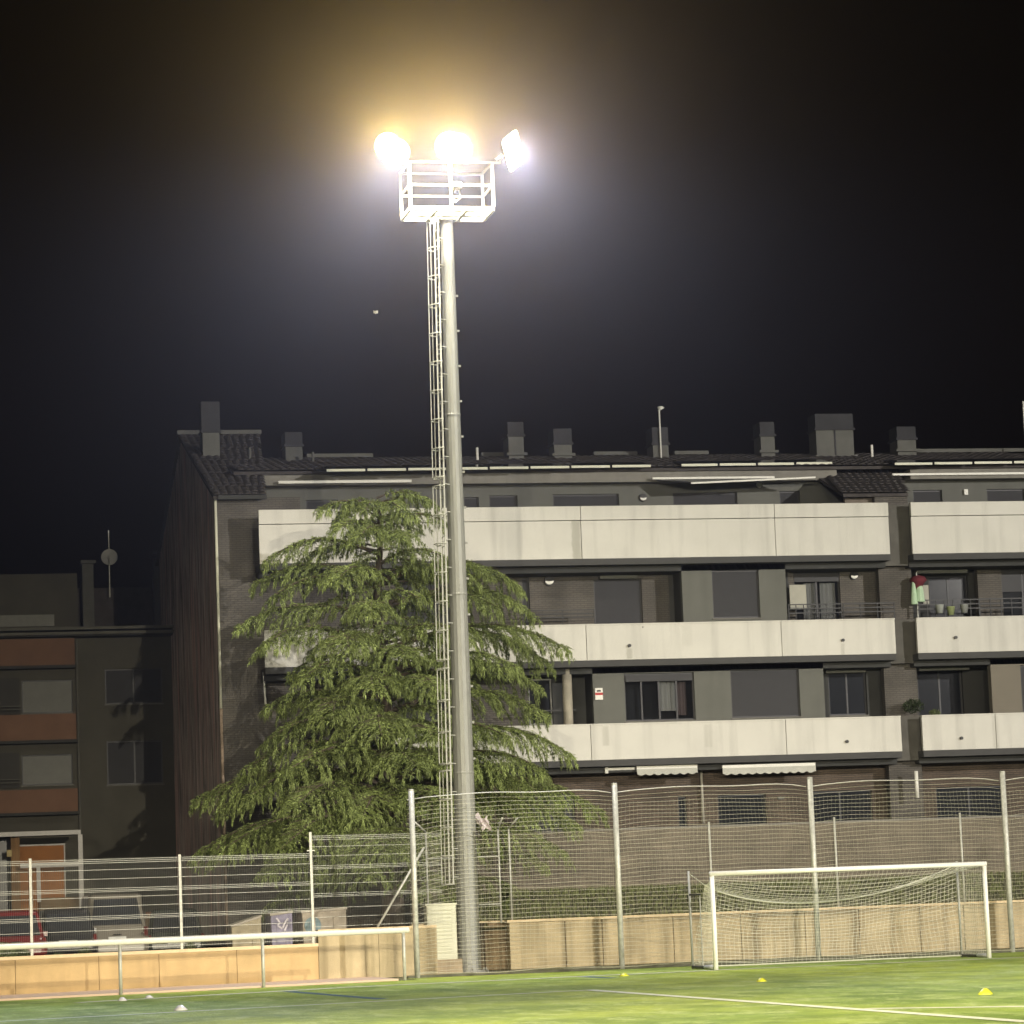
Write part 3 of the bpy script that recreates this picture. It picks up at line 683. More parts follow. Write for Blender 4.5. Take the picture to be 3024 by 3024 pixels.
for bld, bands in ((A_, ((jT, zTB, zTT), (jM, zMB_, zMT), (jL, zLB, zLT))), (B_, ((qT, zTB, zTT), (qM, zMB_, zMT), (qL, zLB, zLT)))):
    for js, zb, zt_ in bands:
        top = zt_ == zTT
        for a, b in zip(js[:-1], js[1:]):
            if top:
                MB().box(a+.012, b-.012, YP+.04, YP+.16, zb, zTG-.012).build('parapet_panel', pcon, bld)
                MB().box(a+.012, b-.012, YP, YP+.16, zTG+.012, zt_).build('parapet_panel', pcon, bld)
            else:
                MB().box(a+.012, b-.012, YP, YP+.14, zb, zt_-.05).build('parapet_panel', pcon, bld)
                MB().box(a+.006, b-.006, YP-.03, YP+.17, zt_-.048, zt_).build('parapet_cap', pcon, bld)
        MB().box(js[0]+.05, js[-1]-.05, YP+.161, YP+.2, zb+.02, zt_-.08).build('parapet_backing', darkr, bld)
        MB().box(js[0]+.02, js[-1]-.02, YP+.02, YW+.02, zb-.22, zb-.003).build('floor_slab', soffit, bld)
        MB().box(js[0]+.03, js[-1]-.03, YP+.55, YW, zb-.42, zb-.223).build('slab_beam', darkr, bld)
for px, py, bld in drains:
    p = at(px, py, YP); MB().tube((p.x, YP-.10, p.z), (p.x, YP+.01, p.z), .055, n=10).build('drain_spout', blackm, bld)
    MB().lathe((p.x, YP-.004, p.z), [(0, 0)], 3) if False else None
p = at(1898, 1852, YP); MB().tube((p.x, YP-.01, p.z), (p.x, YP+.01, p.z), .025, n=8).build('screw_head', blackm, A_)

# recessed facades, floor by floor (pixel outlines of the openings turned into holes in the wall at its own distance)
def storey(bld, x0, x1, z0, z1, segs):
    for (a, b, mt, Y, wins) in segs:
        hs = [w_[0] for w_ in wins]; wall('facade_wall', a, b, z0, z1, Y, hs, .3, mt, bld)
        for w_ in wins:
            fr = window(w_[0], Y, bld, *w_[1:2], **(w_[2] if len(w_) > 2 else {}))
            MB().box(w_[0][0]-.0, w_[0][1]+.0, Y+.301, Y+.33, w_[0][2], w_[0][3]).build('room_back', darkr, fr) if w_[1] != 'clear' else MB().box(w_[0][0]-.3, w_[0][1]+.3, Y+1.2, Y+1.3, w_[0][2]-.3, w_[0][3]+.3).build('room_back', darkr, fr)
Yg = 26.55      # grey boxed bays stand nearer the balcony front
F3b, F3t = zMB_+.05, zTB-.003
F2b, F2t = zLB+.05, zMB_-.223
F1b, F1t = GZ, zLB-.223
def H(u0, v0, u1, v1, Y, zb): h = hole(u0, v0, u1, v1, Y); return (h[0], h[1], max(zb, h[2]) if zb else h[2], h[3])
y1, y2, y3 = YW, Yg, YW
s3 = [X(1565,1750,YW), X(1990,1750,YW), X(2015,1750,Yg), X(2322,1750,Yg), X(2345,1750,YW)]
storey(A_, 0, 0, F3b, F3t-.22, [
    (XL+.02, X(1542,1750,YW), brickg, YW, [(H(800,1700,900,1900,YW,0), 'shutter'), (H(1180,1680,1330,1900,YW,0), 'shutter')]),
    (X(1542,1750,YW), X(1975,1750,YW), brickg, YW, [(H(1544,1706,1566,1900,YW,0), 'shutter', {'mull':0}), (H(1756,1708,1898,1900,YW,0), 'shutter', {'mull':0})]),
    (X(1975,1750,YW), X(2330,1750,YW), darkr, YW, []),
    (X(2330,1750,YW), XSPLIT-.0, brickg, YW, [(H(2348,1690,2484,1900,YW,0), 'clear', {'mull':1})])])
wall('bay_wall', X(2015,1750,Yg), X(2322,1750,Yg), F3b, zTB-.224, Yg, [H(2104,1683,2243,1825,Yg,0)], .25, plaster, A_)
window(H(2104,1683,2243,1825,Yg,0), Yg, A_, 'shutter', mull=0)
for xx in (X(2015,1750,Yg)+.002, X(2322,1750,Yg)-.202): MB().box(xx, xx+.2, Yg+.252, YW-.002, F3b, zTB-.225).build('bay_side', darkr, A_)
h = H(2348,1690,2484,1900,YW,0); curtains(h[0]+.45, h[0]+.95, h[2], h[3]-.35, YW+.35, A_); curtains(h[0]+1.05, h[1]-.1, h[2], h[3]-.35, YW+.35, A_)
MB().box(h[0]+.02, h[1]-.02, YW+.03, YW+.08, h[3]-.33, h[3]-.03).build('blind_box', blind, A_)
p = at(2355,1765,YW-.4); MB().box(p.x-.28, p.x+.32, YW-.42, YW-.38, Z(2355,1800,YW-.4), Z(2355,1727,YW-.4)).build('balcony_screen', mat('screen_panel', (.40,.39,.34), .7, .06, 3), A_)
storey(A_, 0, 0, F2b, F2t, [
    (XL+.02, X(1560,2060,YW), brickg, YW, [(H(1180,2005,1320,2128,YW,0), 'shutter')]),
    (X(1560,2060,YW), X(1752,2060,YW), darkr, YW, [(H(1562,2004,1632,2140,YW,0), 'glass', {'mull':0, 'frame':mat('pale_frame', (.3,.3,.3), .6, .05, 4)})]),
    (X(1752,2060,YW), X(2605,2060,YW), darkr, YW, [(H(2448,1985,2560,2112,YW,0), 'glass', {'mull':1})]),
    (X(2605,2060,YW), XSPLIT, brickg, YW, [])])
h1 = H(1845,1987,2052,2128,Yg,0); h2 = H(2159,1976,2362,2118,Yg,0)
wall('bay_wall', X(1752,2060,Yg), X(2435,2060,Yg), F2b, zMB_-.224, Yg, [h1, h2], .25, plaster, A_)
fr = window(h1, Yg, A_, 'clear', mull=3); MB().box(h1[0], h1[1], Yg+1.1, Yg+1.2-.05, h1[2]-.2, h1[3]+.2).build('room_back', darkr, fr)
MB().box(h1[0]+.06, h1[1]-.06, Yg+.05, Yg+.1, h1[3]-.28, h1[3]-.06).build('blind_box', blind, fr)
wd = h1[1]-h1[0]; curtains(h1[0]+wd*.52, h1[0]+wd*.76, h1[2]+.35, h1[3]-.25, Yg+.4, fr); curtains(h1[0]+wd*.8, h1[0]+wd*.93, h1[2]+.2, h1[3]-.3, Yg+.45, fr, mat('dull_curtain', (.25,.18,.16), .9, .1, 5))
window(h2, Yg, A_, 'shutter', mull=0)
for xx in (X(1752,2060,Yg)+.002, X(2435,2060,Yg)-.202): MB().box(xx, xx+.2, Yg+.252, YW-.002, F2b, zMB_-.225).build('bay_side', darkr, A_)
cX = X(1676,2060,26.7); MB().tube((cX, 26.7, F2b), (cX, 26.7, zMB_-.225), .17, n=14).build('round_column', mat('column_concrete', (.36,.33,.27), .8, .15, 3, .3, 30), A_, smooth=True)
a_ = X(1520,2090,YW-.9); b_ = X(1700,2090,YW-.9)
MB().bar((a_, YW-.9, Z(1600,2100,YW-.9)), (b_, YW-.9, Z(1690,2096,YW-.9)), .04, .05).build('balcony_rail', blackm, A_)
# alarm box with its red band
p0, p1 = at(1757,2032,Yg-.08), at(1781,2066,Yg-.08); zz = [p1.z, p1.z+(p0.z-p1.z)*.40, p1.z+(p0.z-p1.z)*.60, p0.z]; wht = mat('alarm_white', (.80,.78,.74), .5, .03, 4)
al = MB().box(p0.x, p1.x, Yg-.08, Yg-.002, zz[0], zz[3]).build('alarm_box', wht, A_)
MB().box(p0.x-.004, p1.x+.004, Yg-.086, Yg-.075, zz[1], zz[2]).build('red_band', mat('alarm_red', (.45,.02,.02), .5, .03, 4), al)
MB().box(p0.x+.07, p1.x-.07, Yg-.086, Yg-.075, zz[3]-.13, zz[3]-.07).build('siren_slot', blackm, al)
# awnings cassettes in the recesses
for (u0, u1, v, bld) in ((2437,2555,1982,A_),(2712,2860,1975,B_),(2705,2855,1688,B_),(1770,1880,1704,A_)):
    MB().box(X(u0,v,YW-.2), X(u1,v,YW-.2), YW-.28, YW-.04, Z((u0+u1)/2,v+5,YW-.2), Z((u0+u1)/2,v-4,YW-.2)).build('awning_cassette', plaster, bld)
# ground floor
storey(A_, 0, 0, F1b, F1t, [
    (XL+.02, X(1830,2380,YW), brickr, YW, [(H(1560,2345,1700,2480,YW,0), 'shutter')]),
    (X(1830,2380,YW), XSPLIT, brickr, YW, [(H(2006,2352,2030,2520,YW,0), 'glass', {'mull':0}), (H(2122,2346,2264,2470,YW,0), 'glass', {'mull':0}), (H(2392,2334,2578,2470,YW,0), 'glass', {'mull':1})])])
def awning(u0, u1, vt, vb, label=None):
    Ya = YP+.35; x0, x1 = X(u0, vt, Ya), X(u1, vt, Ya); z1_, z0_ = Z(u1, vt, Ya), Z((u0+u1)/2, vb, Ya)
    t = MB().box(x0, x1, Ya, Ya+.18, z1_-.1, z1_).build('awning', white, A_)
    m = MB(); n = int((x1-x0)/.036); 
    for i in range(n):
        xa, xb = x0+(x1-x0)*i/n, x0+(x1-x0)*(i+1)/n
        za, zb = [z0_ + .055*abs(math.sin(PI*(q-x0)/.30)) *-1+.03 for q in (xa, xb)]
        m.quad((xa,Ya-.02-.01*math.sin(xa*9),za),(xb,Ya-.02-.01*math.sin(xb*9),zb),(xb,Ya-.004,z1_-.1),(xa,Ya-.004,z1_-.1))
    m.build('scalloped_valance', mat('awning_cloth', (.50,.50,.46), .85, .07, 3), t); 
    MB().box(x0+.05, x1-.05, Ya+.182, YW-.01, z1_-.06, z1_-.02).build('awning_cloth', mat('awning_cloth', (.5,.5,.46), .85, .07, 3), t)
    return t
awning(1880, 2059, 2258, 2286); awning(2133, 2408, 2252, 2283)
p = at(1790, 2270, YP+.5); MB().box(p.x, p.x+1.0, YP+.5, YP+.6, p.z-.06, p.z+.02).build('folded_awning_arm', white, A_); MB().box(p.x-.05, p.x+.06, YP+.45, YP+.62, p.z-.16, p.z+.05).build('awning_bracket', galv, A_)
for u, v0, v1, r in ((2070,2262,2432,.045),(2705,2277,2356,.07)):
    p = at(u, v0, YW-.15 if u < 2500 else YP+.3); q = at(u+3, v1, p.y); MB().tube((p.x, p.y, q.z), (p.x, p.y, p.z), r, n=10).build('downpipe', white if u > 2500 else mat('dull_pipe', (.42,.40,.35), .6, .1, 5), A_ if u < 2500 else B_, smooth=True)
# left end of the building: brick front strip, rain pipe and the deep side wall
wall('end_wall', XL, XPL+1.6, GZ, Z(700,1470,27.2), 27.2, [], .3, brickg, A_)
pipeX = XL-.06
zp = Z(657,2092,27.0)
MB().tube((pipeX, 27.05, zp), (pipeX, 27.05, Z(638,1470,27.05)), .05, n=10).build('rain_pipe', mat('pipe_zinc', (.68,.68,.56), .5, .06, 4), A_, smooth=True)
MB().tube((pipeX, 27.05, GZ), (pipeX, 27.05, zp-.01), .055, n=10).build('rain_pipe', mat('pipe_iron', (.34,.26,.20), .6, .4, 6), A_, smooth=True)
rust = mat('weathered_side_wall', (.33,.28,.26), .85, .85, 1.3, .4, 20, streak=1, streakcol=(.55,.33,.29), stretch=(1, 2.2, .32))
zE = Z(700,1470,27.2); YR, YB = 37.0, 46.5; ZR = Z(542,1283,37.0)
def gable(x0, x1, mt, name, bld, zr=ZR, yr=YR):
    return MB().prism([(27.5, GZ), (YB, GZ), (YB, zE), (yr, zr-.12), (27.5, zE+.1)], 'x', x0, x1).build(name, mt, bld)
gable(XL+.02, XL+.32, rust, 'side_wall', A_)
m = MB()
for i in range(62):                                  # corrugated cladding ribs on the side wall
    y = 27.6+i*.3; zt_ = zE+(ZR-.2-zE)*(y-27.5)/(YR-27.5) if y < YR else ZR-.2+(zE-ZR+.2)*(y-YR)/(YB-YR); m.box(XL-.04+.0*random.random(), XL+.025, y, y+.13, GZ, zt_)
m.build('cladding_ribs', rust, A_, kind='stuff')
p = at(778,1985,YP+.1); MB().bar((at(778,1985,26.6).x, 26.6, Z(778,1985,26.6)), (at(784,2080,26.6).x, 26.6, Z(784,2080,26.6)), .06, .06).build('washing_pole', galv, A_)
p0 = at(795, 1476, 28); MB().tube((p0.x, 28, Z(795,1505,28)), (p0.x, 28, Z(795,1482,28)), .10, .08, n=10).build('lit_globe', white, A_, smooth=True)
# attic
XA0 = X(790,1450,YA)
fz = Z(1700,1425,YA-.6); ez = Z(1700,1395,YA-.6)
hA = [H(905,1476,1000,1600,YA,0), H(1372,1468,1416,1600,YA,0), H(1447,1463,1530,1600,YA,0), H(1635,1459,1830,1600,YA,0), H(1990,1455,2180,1600,YA,0), H(2305,1450,2365,1600,YA,0)]
hA = [(a,b,zTB+.02,d) for a,b,c2,d in hA]
storey(A_, 0, 0, zTB, fz+.05, [(XL+.4, XSPLIT, plaster, YA, [(h_, 'shutter', {'mull':0}) for h_ in hA])])
hB = [H(2700,1447,2786,1600,YA,0), H(2918,1444,3030,1600,YA,0)]; hB = [(a,b,zTB+.02,d) for a,b,c2,d in hB]
storey(B_, 0, 0, zTB, fz+.05, [(XSPLIT, XEND, plaster, YA, [(h_, 'shutter', {'mull':0}) for h_ in hB])])
XW = X(770,1450,YA-.6)
XG0, XG1 = X(2400,1400,YA-.6), X(2690,1440,YA-.6)
MB().box(XW-.6, XG0+.9, YA-.62, YA+.1, fz, ez).build('eaves_fascia', fascia, A_)
MB().box(XG1, XEND, YA-.62, YA+.1, fz, ez).build('eaves_fascia', fascia, B_)
# tiled roofs: every tile a rounded piece with its own edge
def tiles(name, x0, x1, ya, za, yb, zb, parent, pitch=.24, rows=.42, skewl=0, skewr=0):
    m = MB(); L_ = math.hypot(yb-ya, zb-za); nr = max(1, int(L_/rows)); nrm = Vector((0, -(zb-za), (yb-ya))).normalized()
    if nrm.z < 0: nrm = -nrm
    for r in range(nr):
        t0, t1 = r/nr, (r+1.12)/nr
        p0 = Vector((0, ya+(yb-ya)*t0, za+(zb-za)*t0)); p1 = Vector((0, ya+(yb-ya)*min(1,t1), za+(zb-za)*min(1,t1)))
        xa, xb = x0+skewl*t0, x1+skewr*t0; n = int(round((xb-xa)/pitch)); pitch_ = (xb-xa)/n
        for i in range(n):
            x = xa+i*pitch_; j = RNG.normal()*.004; w2 = pitch*.5
            prof = [(-w2, 0), (-w2*.5, .030), (0, .042), (w2*.5, .030), (w2, 0)]
            k = len(m.v)
            for dx, dz in prof: q = p0+nrm*(dz+.018+j); m.v.append((x+dx+w2, q.y, q.z))
            for dx, dz in prof: q = p1+nrm*(dz+j); m.v.append((x+dx+w2, q.y, q.z))
            for g in range(4): m.f.append((k+g, k+g+1, k+6+g, k+5+g))
            m.f.append((k, k+4, k+3, k+2, k+1))
    m.build('roof_tiles', roofm, parent, kind='stuff')
def roofslab(x0, x1, ya, za, yb, zb, yc, zc, parent, name='roof'):
    return MB().prism([(ya, za-.14), (yb, zb-.14), (yc, zc-.14), (yc, zc-.03), (yb, zb-.03), (ya, za-.03)], 'x', x0, x1).build(name, roofm, parent)
# main roof
Y1r, Z1r = YA-.75, ez+.14; Y2r = 34.5; Z2r = Z(1700,1347,Y2r)
xm0, xm1 = X(770,1400,Y1r), XG0+.6
r1 = roofslab(XL+.9, XSPLIT, Y1r, Z1r, Y2r, Z2r, YB-3, Z1r-1, A_); tiles('t', XL+1.0, XSPLIT, Y1r-.1, Z1r, Y2r, Z2r, r1, pitch=.3, rows=.5)
r2 = roofslab(XSPLIT+.01, XEND, Y1r, Z1r, Y2r, Z2r, YB-3, Z1r-1, B_); tiles('t', XSPLIT, 22, Y1r-.1, Z1r, Y2r, Z2r, r2, pitch=.3, rows=.5)
# left wing roof, higher ridge, eave comes right forward
XW1 = X(787,1470,26.9); XWR = X(770,1283,YR)
r3 = roofslab(XL-.15, XW1, 26.85, zE+.05, YR, ZR, YB, zE, A_, 'wing_roof'); tiles('t', XL-.15, XW1, 26.75, zE+.05, YR, ZR, r3, pitch=.26, rows=.45, skewr=X(770,1283,YR)-XW1)
MB().box(XL-.2, X(770,1283,YR), YR-.18, YR+.18, ZR-.02, ZR+.13).build('ridge_cap', chimm, r3)
MB().box(XL+.01, XW1, 26.78, 26.86, zE-.1, zE+.04).build('gutter', darkr, r3)
# cross roof over the stair core between the two blocks
yv, zv = 26.9, Z(2590,1455,26.9)
xg0, xg1 = X(2482,1455,yv), X(2690,1455,yv); zgr = Z(2500,1352,33)
r4 = roofslab(xg0+.1, xg1-.1, yv, zv, 33, zgr, 34, zgr-.1, B_, 'cross_roof'); tiles('t', xg0, xg1, yv-.1, zv, 33, zgr, r4, pitch=.26, rows=.45, skewl=X(2395,1352,33)-xg0, skewr=X(2625,1352,33)-xg1)
# stair core strip between the bands
wall('core_wall', XPR-.15, XQ+.25, GZ, zv-.1, 27.0, [], .3, brickg, B_)
wall('core_gable', X(2495,1480,27.3), xg1, zTT-.3, zv-.06, 27.3, [], .2, mat('core_render', (.16,.135,.11), .85, .1, 2), B_)
core = mat('core_dark', (.105,.10,.09), .85, .25, 1.6)
for za_, zb_ in ((zTB-.35, zTT), (zMB_-.3, zMT), (zLB-.3, zLT)): MB().box(XPR-.1, XQ+.2, 26.62, 26.99, za_, zb_).build('core_panel', core, B_)
# skylight strip along the roof
sky_m = mat('skylight_frame', (.72,.72,.60), .5, .04, 4)
def strip(u0, u1, n, bld, v0=1387, s=-.0145):
    for i in range(n):
        a = u0+(u1-u0)*i/n+3; b = u0+(u1-u0)*(i+1)/n-4; va = v0+(a-u0)*s
        d = ray((a+b)/2, v0+((a+b)/2-u0)*s); sl = (Z2r-Z1r)/(Y2r-Y1r); tt = (Z1r+.10+(CAM.y-Y1r)*sl-CAM.z)/(d.z-d.y*sl); hp = CAM+d*tt; y, z = hp.y, hp.z
        xa, xb = X(a, va, y), X(b, va, y)
        f = MB().box(xa, xb, y, y+.05, z-.045, z+.04).build('skylight', sky_m, bld)
        MB().hexa([(xa,y+.052,z-.03),(xb,y+.052,z-.03),(xb,y+1.2,z-.03+1.2*sl),(xa,y+1.2,z-.03+1.2*sl),(xa,y+.052,z+.03),(xb,y+.052,z+.03),(xb,y+1.2,z+.03+1.2*sl),(xa,y+1.2,z+.03+1.2*sl)]).build('pane', darkglass, f)
strip(962, 1926, 8, A_, 1389); strip(2010, 2462, 4, A_, 1373.5); strip(2640, 3110, 4, B_, 1370)
# open and folded awnings on the roof terrace
MB().box(X(822,1424,YA-.8), X(1215,1418,YA-.8), YA-.85, YA-.7, Z(1000,1427,YA-.8), Z(1000,1419,YA-.8)).build('awning_cassette', white, A_)
MB().box(X(1925,1412,YA-.8), X(2285,1406,YA-.8), YA-.9, YA-.72, Z(2100,1415,YA-.8), Z(2100,1409,YA-.8)).build('awning_cassette', white, A_)
q0, q1 = at(2040,1427,28.4), at(2408,1414,28.4); MB().bar((q0.x,28.4,q0.z), (q1.x,28.4,q1.z+.05), .06, .06).build('awning_front_bar', white, A_)
for u in (1940, 2150): s0 = at(u,1418,YA-.7); s1 = at(u+100,1425,28.4); MB().bar(s0, s1, .05, .05).build('awning_arm', alu, A_)
MB().quad((X(1930,1412,YA-.75),YA-.75,Z(2100,1410,YA-.75)-.05),(X(2280,1412,YA-.75),YA-.75,Z(2100,1410,YA-.75)-.05),(q1.x,28.4,q1.z+.0),(q0.x,28.4,q0.z+.0)).build('awning_cloth', mat('grey_cloth', (.28,.28,.27), .9, .1, 3), A_)
MB().box(X(2635,1402,YA-.7), XEND, YA-.74, YA-.63, Z(2900,1402,YA-.7), Z(2900,1396,YA-.7)).build('gutter', white, B_)
# chimneys
def chimney(u0, u1, vt, vb, Y, parent, split=False, cap=.5, flare=0, dep=.7):
    x0, x1 = X(u0,(vt+vb)/2,Y), X(u1,(vt+vb)/2,Y); zt_, zb = Z((u0+u1)/2,vt,Y), Z((u0+u1)/2,vb,Y); zm = zb+(zt_-zb)*cap
    c = MB().box(x0, x1, Y, Y+dep, zb-.8, zm).build('chimney', chimm, parent)
    cp = MB().box(x0-.06, x1+.06, Y-.06, Y+dep+.06, zm, zm+.09).box(x0-.01-flare, x1+.01+flare, Y-.01, Y+dep+.01, zm+.09, zt_)
    cp.build('chimney_cowl', chimd, c)
    if split: MB().box((x0+x1)/2-.03, (x0+x1)/2+.03, Y-.02, Y, zb, zm).build('chimney_joint', chimd, c)
    MB().box(x0-.1, x1+.1, Y-.12, Y-.01, zb-.02, zb+.07).build('flashing', white if vb > 1360 and u0 < 700 else chimm, c)
    return c
chimney(598, 648, 1186, 1370, 33.0, r3, cap=.5, flare=.02)
for (u0,u1,vt,vb,bd,sp,cp) in ((843,893,1276,1372,r1,0,.55),(1501,1546,1246,1343,r1,0,.55),(1636,1688,1266,1345,r1,0,.4),(1928,1974,1262,1379,r1,0,.55),(2246,2287,1246,1336,r1,0,.52),(2410,2520,1222,1350,r2,1,.62),(2650,2704,1260,1332,r2,0,.45)):
    chimney(u0, u1, vt, vb, 33.2, bd, split=bool(sp), cap=cp, dep=.9)
for u, vt, vb, bd in ((1410,1322,1358,r1),(2576,1314,1352,r2),(738,1322,1345,r1) ,(925,1335,1372,r1)):
    p = at(u,vb,32.5); MB().tube((p.x,32.5,p.z-.4), (p.x,32.5,Z(u,vt,32.5)), .05, n=8).build('vent_pipe', white if u in (1410,2576) else chimm, bd)
for u0, u1, v, bd in ((905,1100,1340,r1),(1420,1490,1340,r1),(1752,1880,1336,r1),(1990,2090,1333,r1),(2680,3060,1324,r2)):
    MB().box(X(u0,v,Y2r), X(u1,v,Y2r), Y2r-.12, Y2r+.12, Z2r+.02, Z2r+.15).build('ridge_cap', chimm, bd)
# aerial
p = at(1952,1335,33.1); a0 = (p.x,33.1,p.z-.3); tz = Z(1945,1202,33.1)
an = MB().tube(a0, (p.x,33.1,tz), .03, n=8).build('aerial_mast', white, r1)
for k in range(5): MB().bar((p.x-.02, 33.1-.25+k*.1, tz-.12), (p.x+.14, 33.1-.25+k*.1, tz-.06), .02, .02).build('aerial_element', white, an)
MB().lathe((p.x+.05, 33.1, tz-.1), [(0,0),(.1,.03),(.12,.1),(.06,.13)], 10).build('aerial_head', white, an)
p = at(3022,1205,33.2); MB().tube((p.x,33.2,Z2r), (p.x,33.2,Z(3022,1185,33.2)), .03, n=6).build('aerial_mast', galv, r2)
# wall lamps
def walllamp(u, v, Y, bld, r=.13, round_=False):
    p = at(u, v, Y); l = MB().tube((p.x,Y-.09,p.z), (p.x,Y-.001,p.z), r, r*1.05, n=18).build('wall_lamp', blackm if not round_ else white, bld)
    if not round_:
        m = MB(); n = 12; m.v.append((p.x,Y-.11,p.z-.02))
        for i in range(n+1): t_ = PI+PI*i/n; m.v.append((p.x+r*.88*math.cos(t_), Y-.095, p.z+r*.75*math.sin(t_)))
        for i in range(n): m.f.append((0, i+1, i+2))
        m.build('lamp_diffuser', white, l)
    else: MB().lathe((p.x, Y-.1, p.z), [(0,0)], 3)
walllamp(1621,1716,YW,A_,.17); walllamp(2521,1700,YW,A_,.15); walllamp(1898,1470,YA,A_,.14); walllamp(2241,1433,YA-.1,A_,.1,True)
p = at(2853,1453,YA-.1); MB().box(p.x-.07,p.x+.07,YA-.12,YA-.002,p.z-.1,p.z+.1).build('wall_lamp', white, B_)
p = at(2305,2357,YW); MB().box(p.x-.11,p.x+.11,YW-.08,YW-.002,p.z-.05,p.z+.05).build('wall_lamp', plaster, A_)
# black balcony railings
def brail(bld, u0, u1, v0, v1, Y, n, rails=3):
    x0, x1 = X(u0,v0,Y), X(u1,v0,Y); zt_, zb = Z(u0,v0,Y), Z(u0,v1,Y); r = MB()
    for k in range(rails): z = zt_-(zt_-zb)*k/rails; r.box(x0, x1, Y-.015-.001*k, Y+.015, z-.02, z+.02)
    o = r.build('balcony_railing', blackm, bld)
    for i in range(n+1):
        x = x0+(x1-x0)*i/n; MB().box(x-.012, x+.012, Y-.022, Y+.022, zb-.2, zt_+.019).build('baluster', blackm, o)
brail(A_, 2328, 2484, 1786, 1824, YP+.5, 7); brail(A_, 2490, 2640, 1783, 1820, YP+.5, 3); brail(A_, 1566, 1754, 1804, 1836, YP+.6, 2, 3)
brail(B_, 2712, 2890, 1773, 1812, YP+.5, 7); brail(B_, 2892, 3080, 1769, 1810, YP+.5, 6)
# right-hand block storeys
storey(B_, 0, 0, F3b, F3t-.22, [(XSPLIT, X(2890,1750,YW+.6), darkr, YW+.6, [(H(2748,1700,2862,1900,YW+.6,0), 'glass', {'mull':1})]), (X(2889,1750,YW), XEND, brickg, YW, [(H(2962,1680,3090,1900,YW,0), 'half', {'mull':1})])])
storey(B_, 0, 0, F2b, F2t, [(XSPLIT, X(2932,2060,YW+.6), darkr, YW+.6, [(H(2712,1975,2845,2140,YW+.6,0), 'glass', {'mull':1})]), (X(2930,2060,Yg), XEND, mat('warm_render', (.19,.17,.14), .85, .06, 1.5), Yg, [(H(3016,1962,3200,2100,Yg,0), 'shutter')])])
storey(B_, 0, 0, F1b, F1t, [(XSPLIT, XEND, brickr, YW, [(H(2768,2322,2965,2470,YW,0), 'glass', {'mull':1})])])
for xx in (X(2605,2060,26.9), ): wall('core_side', xx, X(2700,2060,26.9), F2b, F2t, 26.98-.4+.4, [], .02, brickg, B_) if False else None
MB().box(X(2725,1750,YW-.3), X(2742,1750,YW-.3), YW-.32, YW-.28, Z(2730,1786,YW-.3), Z(2730,1728,YW-.3)).build('balcony_screen', MATS['screen_panel'], B_)
# things kept on the right-hand balcony
p = at(2702, 1690, 26.6); rd = mat('red_canvas', (.13,.02,.03), .85, .2, 5); gr = mat('pale_green_canvas', (.46,.62,.44), .85, .1, 5)
t = thing('parasol', 'folded red and pale green parasol on the upper right balcony', 'parasol', (p.x, 26.6, zMB_))
zz = lambda v: Z(2702, v, 26.6)
MB().tube((p.x, 26.6, zMB_+.02), (p.x+.05, 26.6, zz(1690)), .02, n=6).build('pole', galv, t)
m = MB(); m.lathe((p.x+.1, 26.6, zz(1715)), [(.02,.2),(.24,.13),(.31,.0),(.2,-.1),(.13,-.26),(.05,-.42)], 14); m.build('red_cover', rd, t, smooth=True)
m = MB()
for cx_, h0, h1, r_ in ((-.10, 1708, 1785, .13), (.12, 1700, 1778, .17)): m.lathe((p.x+cx_, 26.55, zz(h1)), [(r_,0),(r_*.8,(zz(h0)-zz(h1))*.4),(.04,(zz(h0)-zz(h1))*.98),(0,zz(h0)-zz(h1))], 10)
m.build('hanging_canvas', gr, t)
for k, (u, v, c3, lab) in enumerate(((2775,1788,(.36,.38,.36),'pale box on the upper right balcony below the awning'),(2808,1793,(.26,.30,.14),'yellow green flower pot in the middle of the upper right balcony'),(2848,1787,(.26,.27,.26),'grey flower pot furthest right on the upper right balcony'))):
    p = at(u, v+15, 26.4); MB().lathe((p.x, 26.4, p.z-.1), [(0,0),(.10,0),(.15,.28),(.16,.3),(.14,.29)], 14).build('flower_pot', mat('pot%d' % k, c3, .6, .1, 5), None, smooth=True, label=lab, cat='flower pot', group='pots on the right balcony')
def bush(px, py, Y, r, n, mt, label, cat='plant', name='shrub', group=None, leaf=.05, kind=None, squash=.7):
    c = at(px, py, Y); m = MB()
    for i in range(n):
        d = Vector((random.gauss(0,1), random.gauss(0,1), random.gauss(0,1))).normalized()*r*random.random()**.4; d.z *= squash
        q = c+d; a = Vector((random.gauss(0,1), random.gauss(0,1), random.gauss(0,1))).normalized()*leaf; b = a.cross(Vector((random.random(),random.random(),random.random()))).normalized()*leaf*.5
        m.tri(q-a+b, q-a*.2-b, q+a)
    o = m.build(name, mt, None); o['label'] = label; o['category'] = cat
    if group: o['group'] = group
    return o
leafd = mat('leaf_dark', (.03,.045,.018), .7, .4, 4); leafp = mat('leaf_grey_green', (.12,.15,.07), .8, .4, 4)
bush(2697, 2085, 26.3, .38, 500, leafd, 'dark bushy balcony plant between the two blocks at mid height')
bush(2760, 2106, 26.2, .2, 200, leafp, 'low balcony plant peeping over the lower right parapet')

# ---------------------------------------------------------------- brick terrace wall of the gardens
t = thing('garden_wall', 'brown block garden wall between the grass bank and the flats', 'wall', (10, 24, 2.1))
MB().box(-4.3, 42, 24.1, 24.35, 1.8, 4.19).build('block_wall', brickw, t); MB().box(-4.33, 42, 24.06, 24.4, 4.19, 4.26).build('coping', MATS['brown_brick'] if 0 else fascia, t)

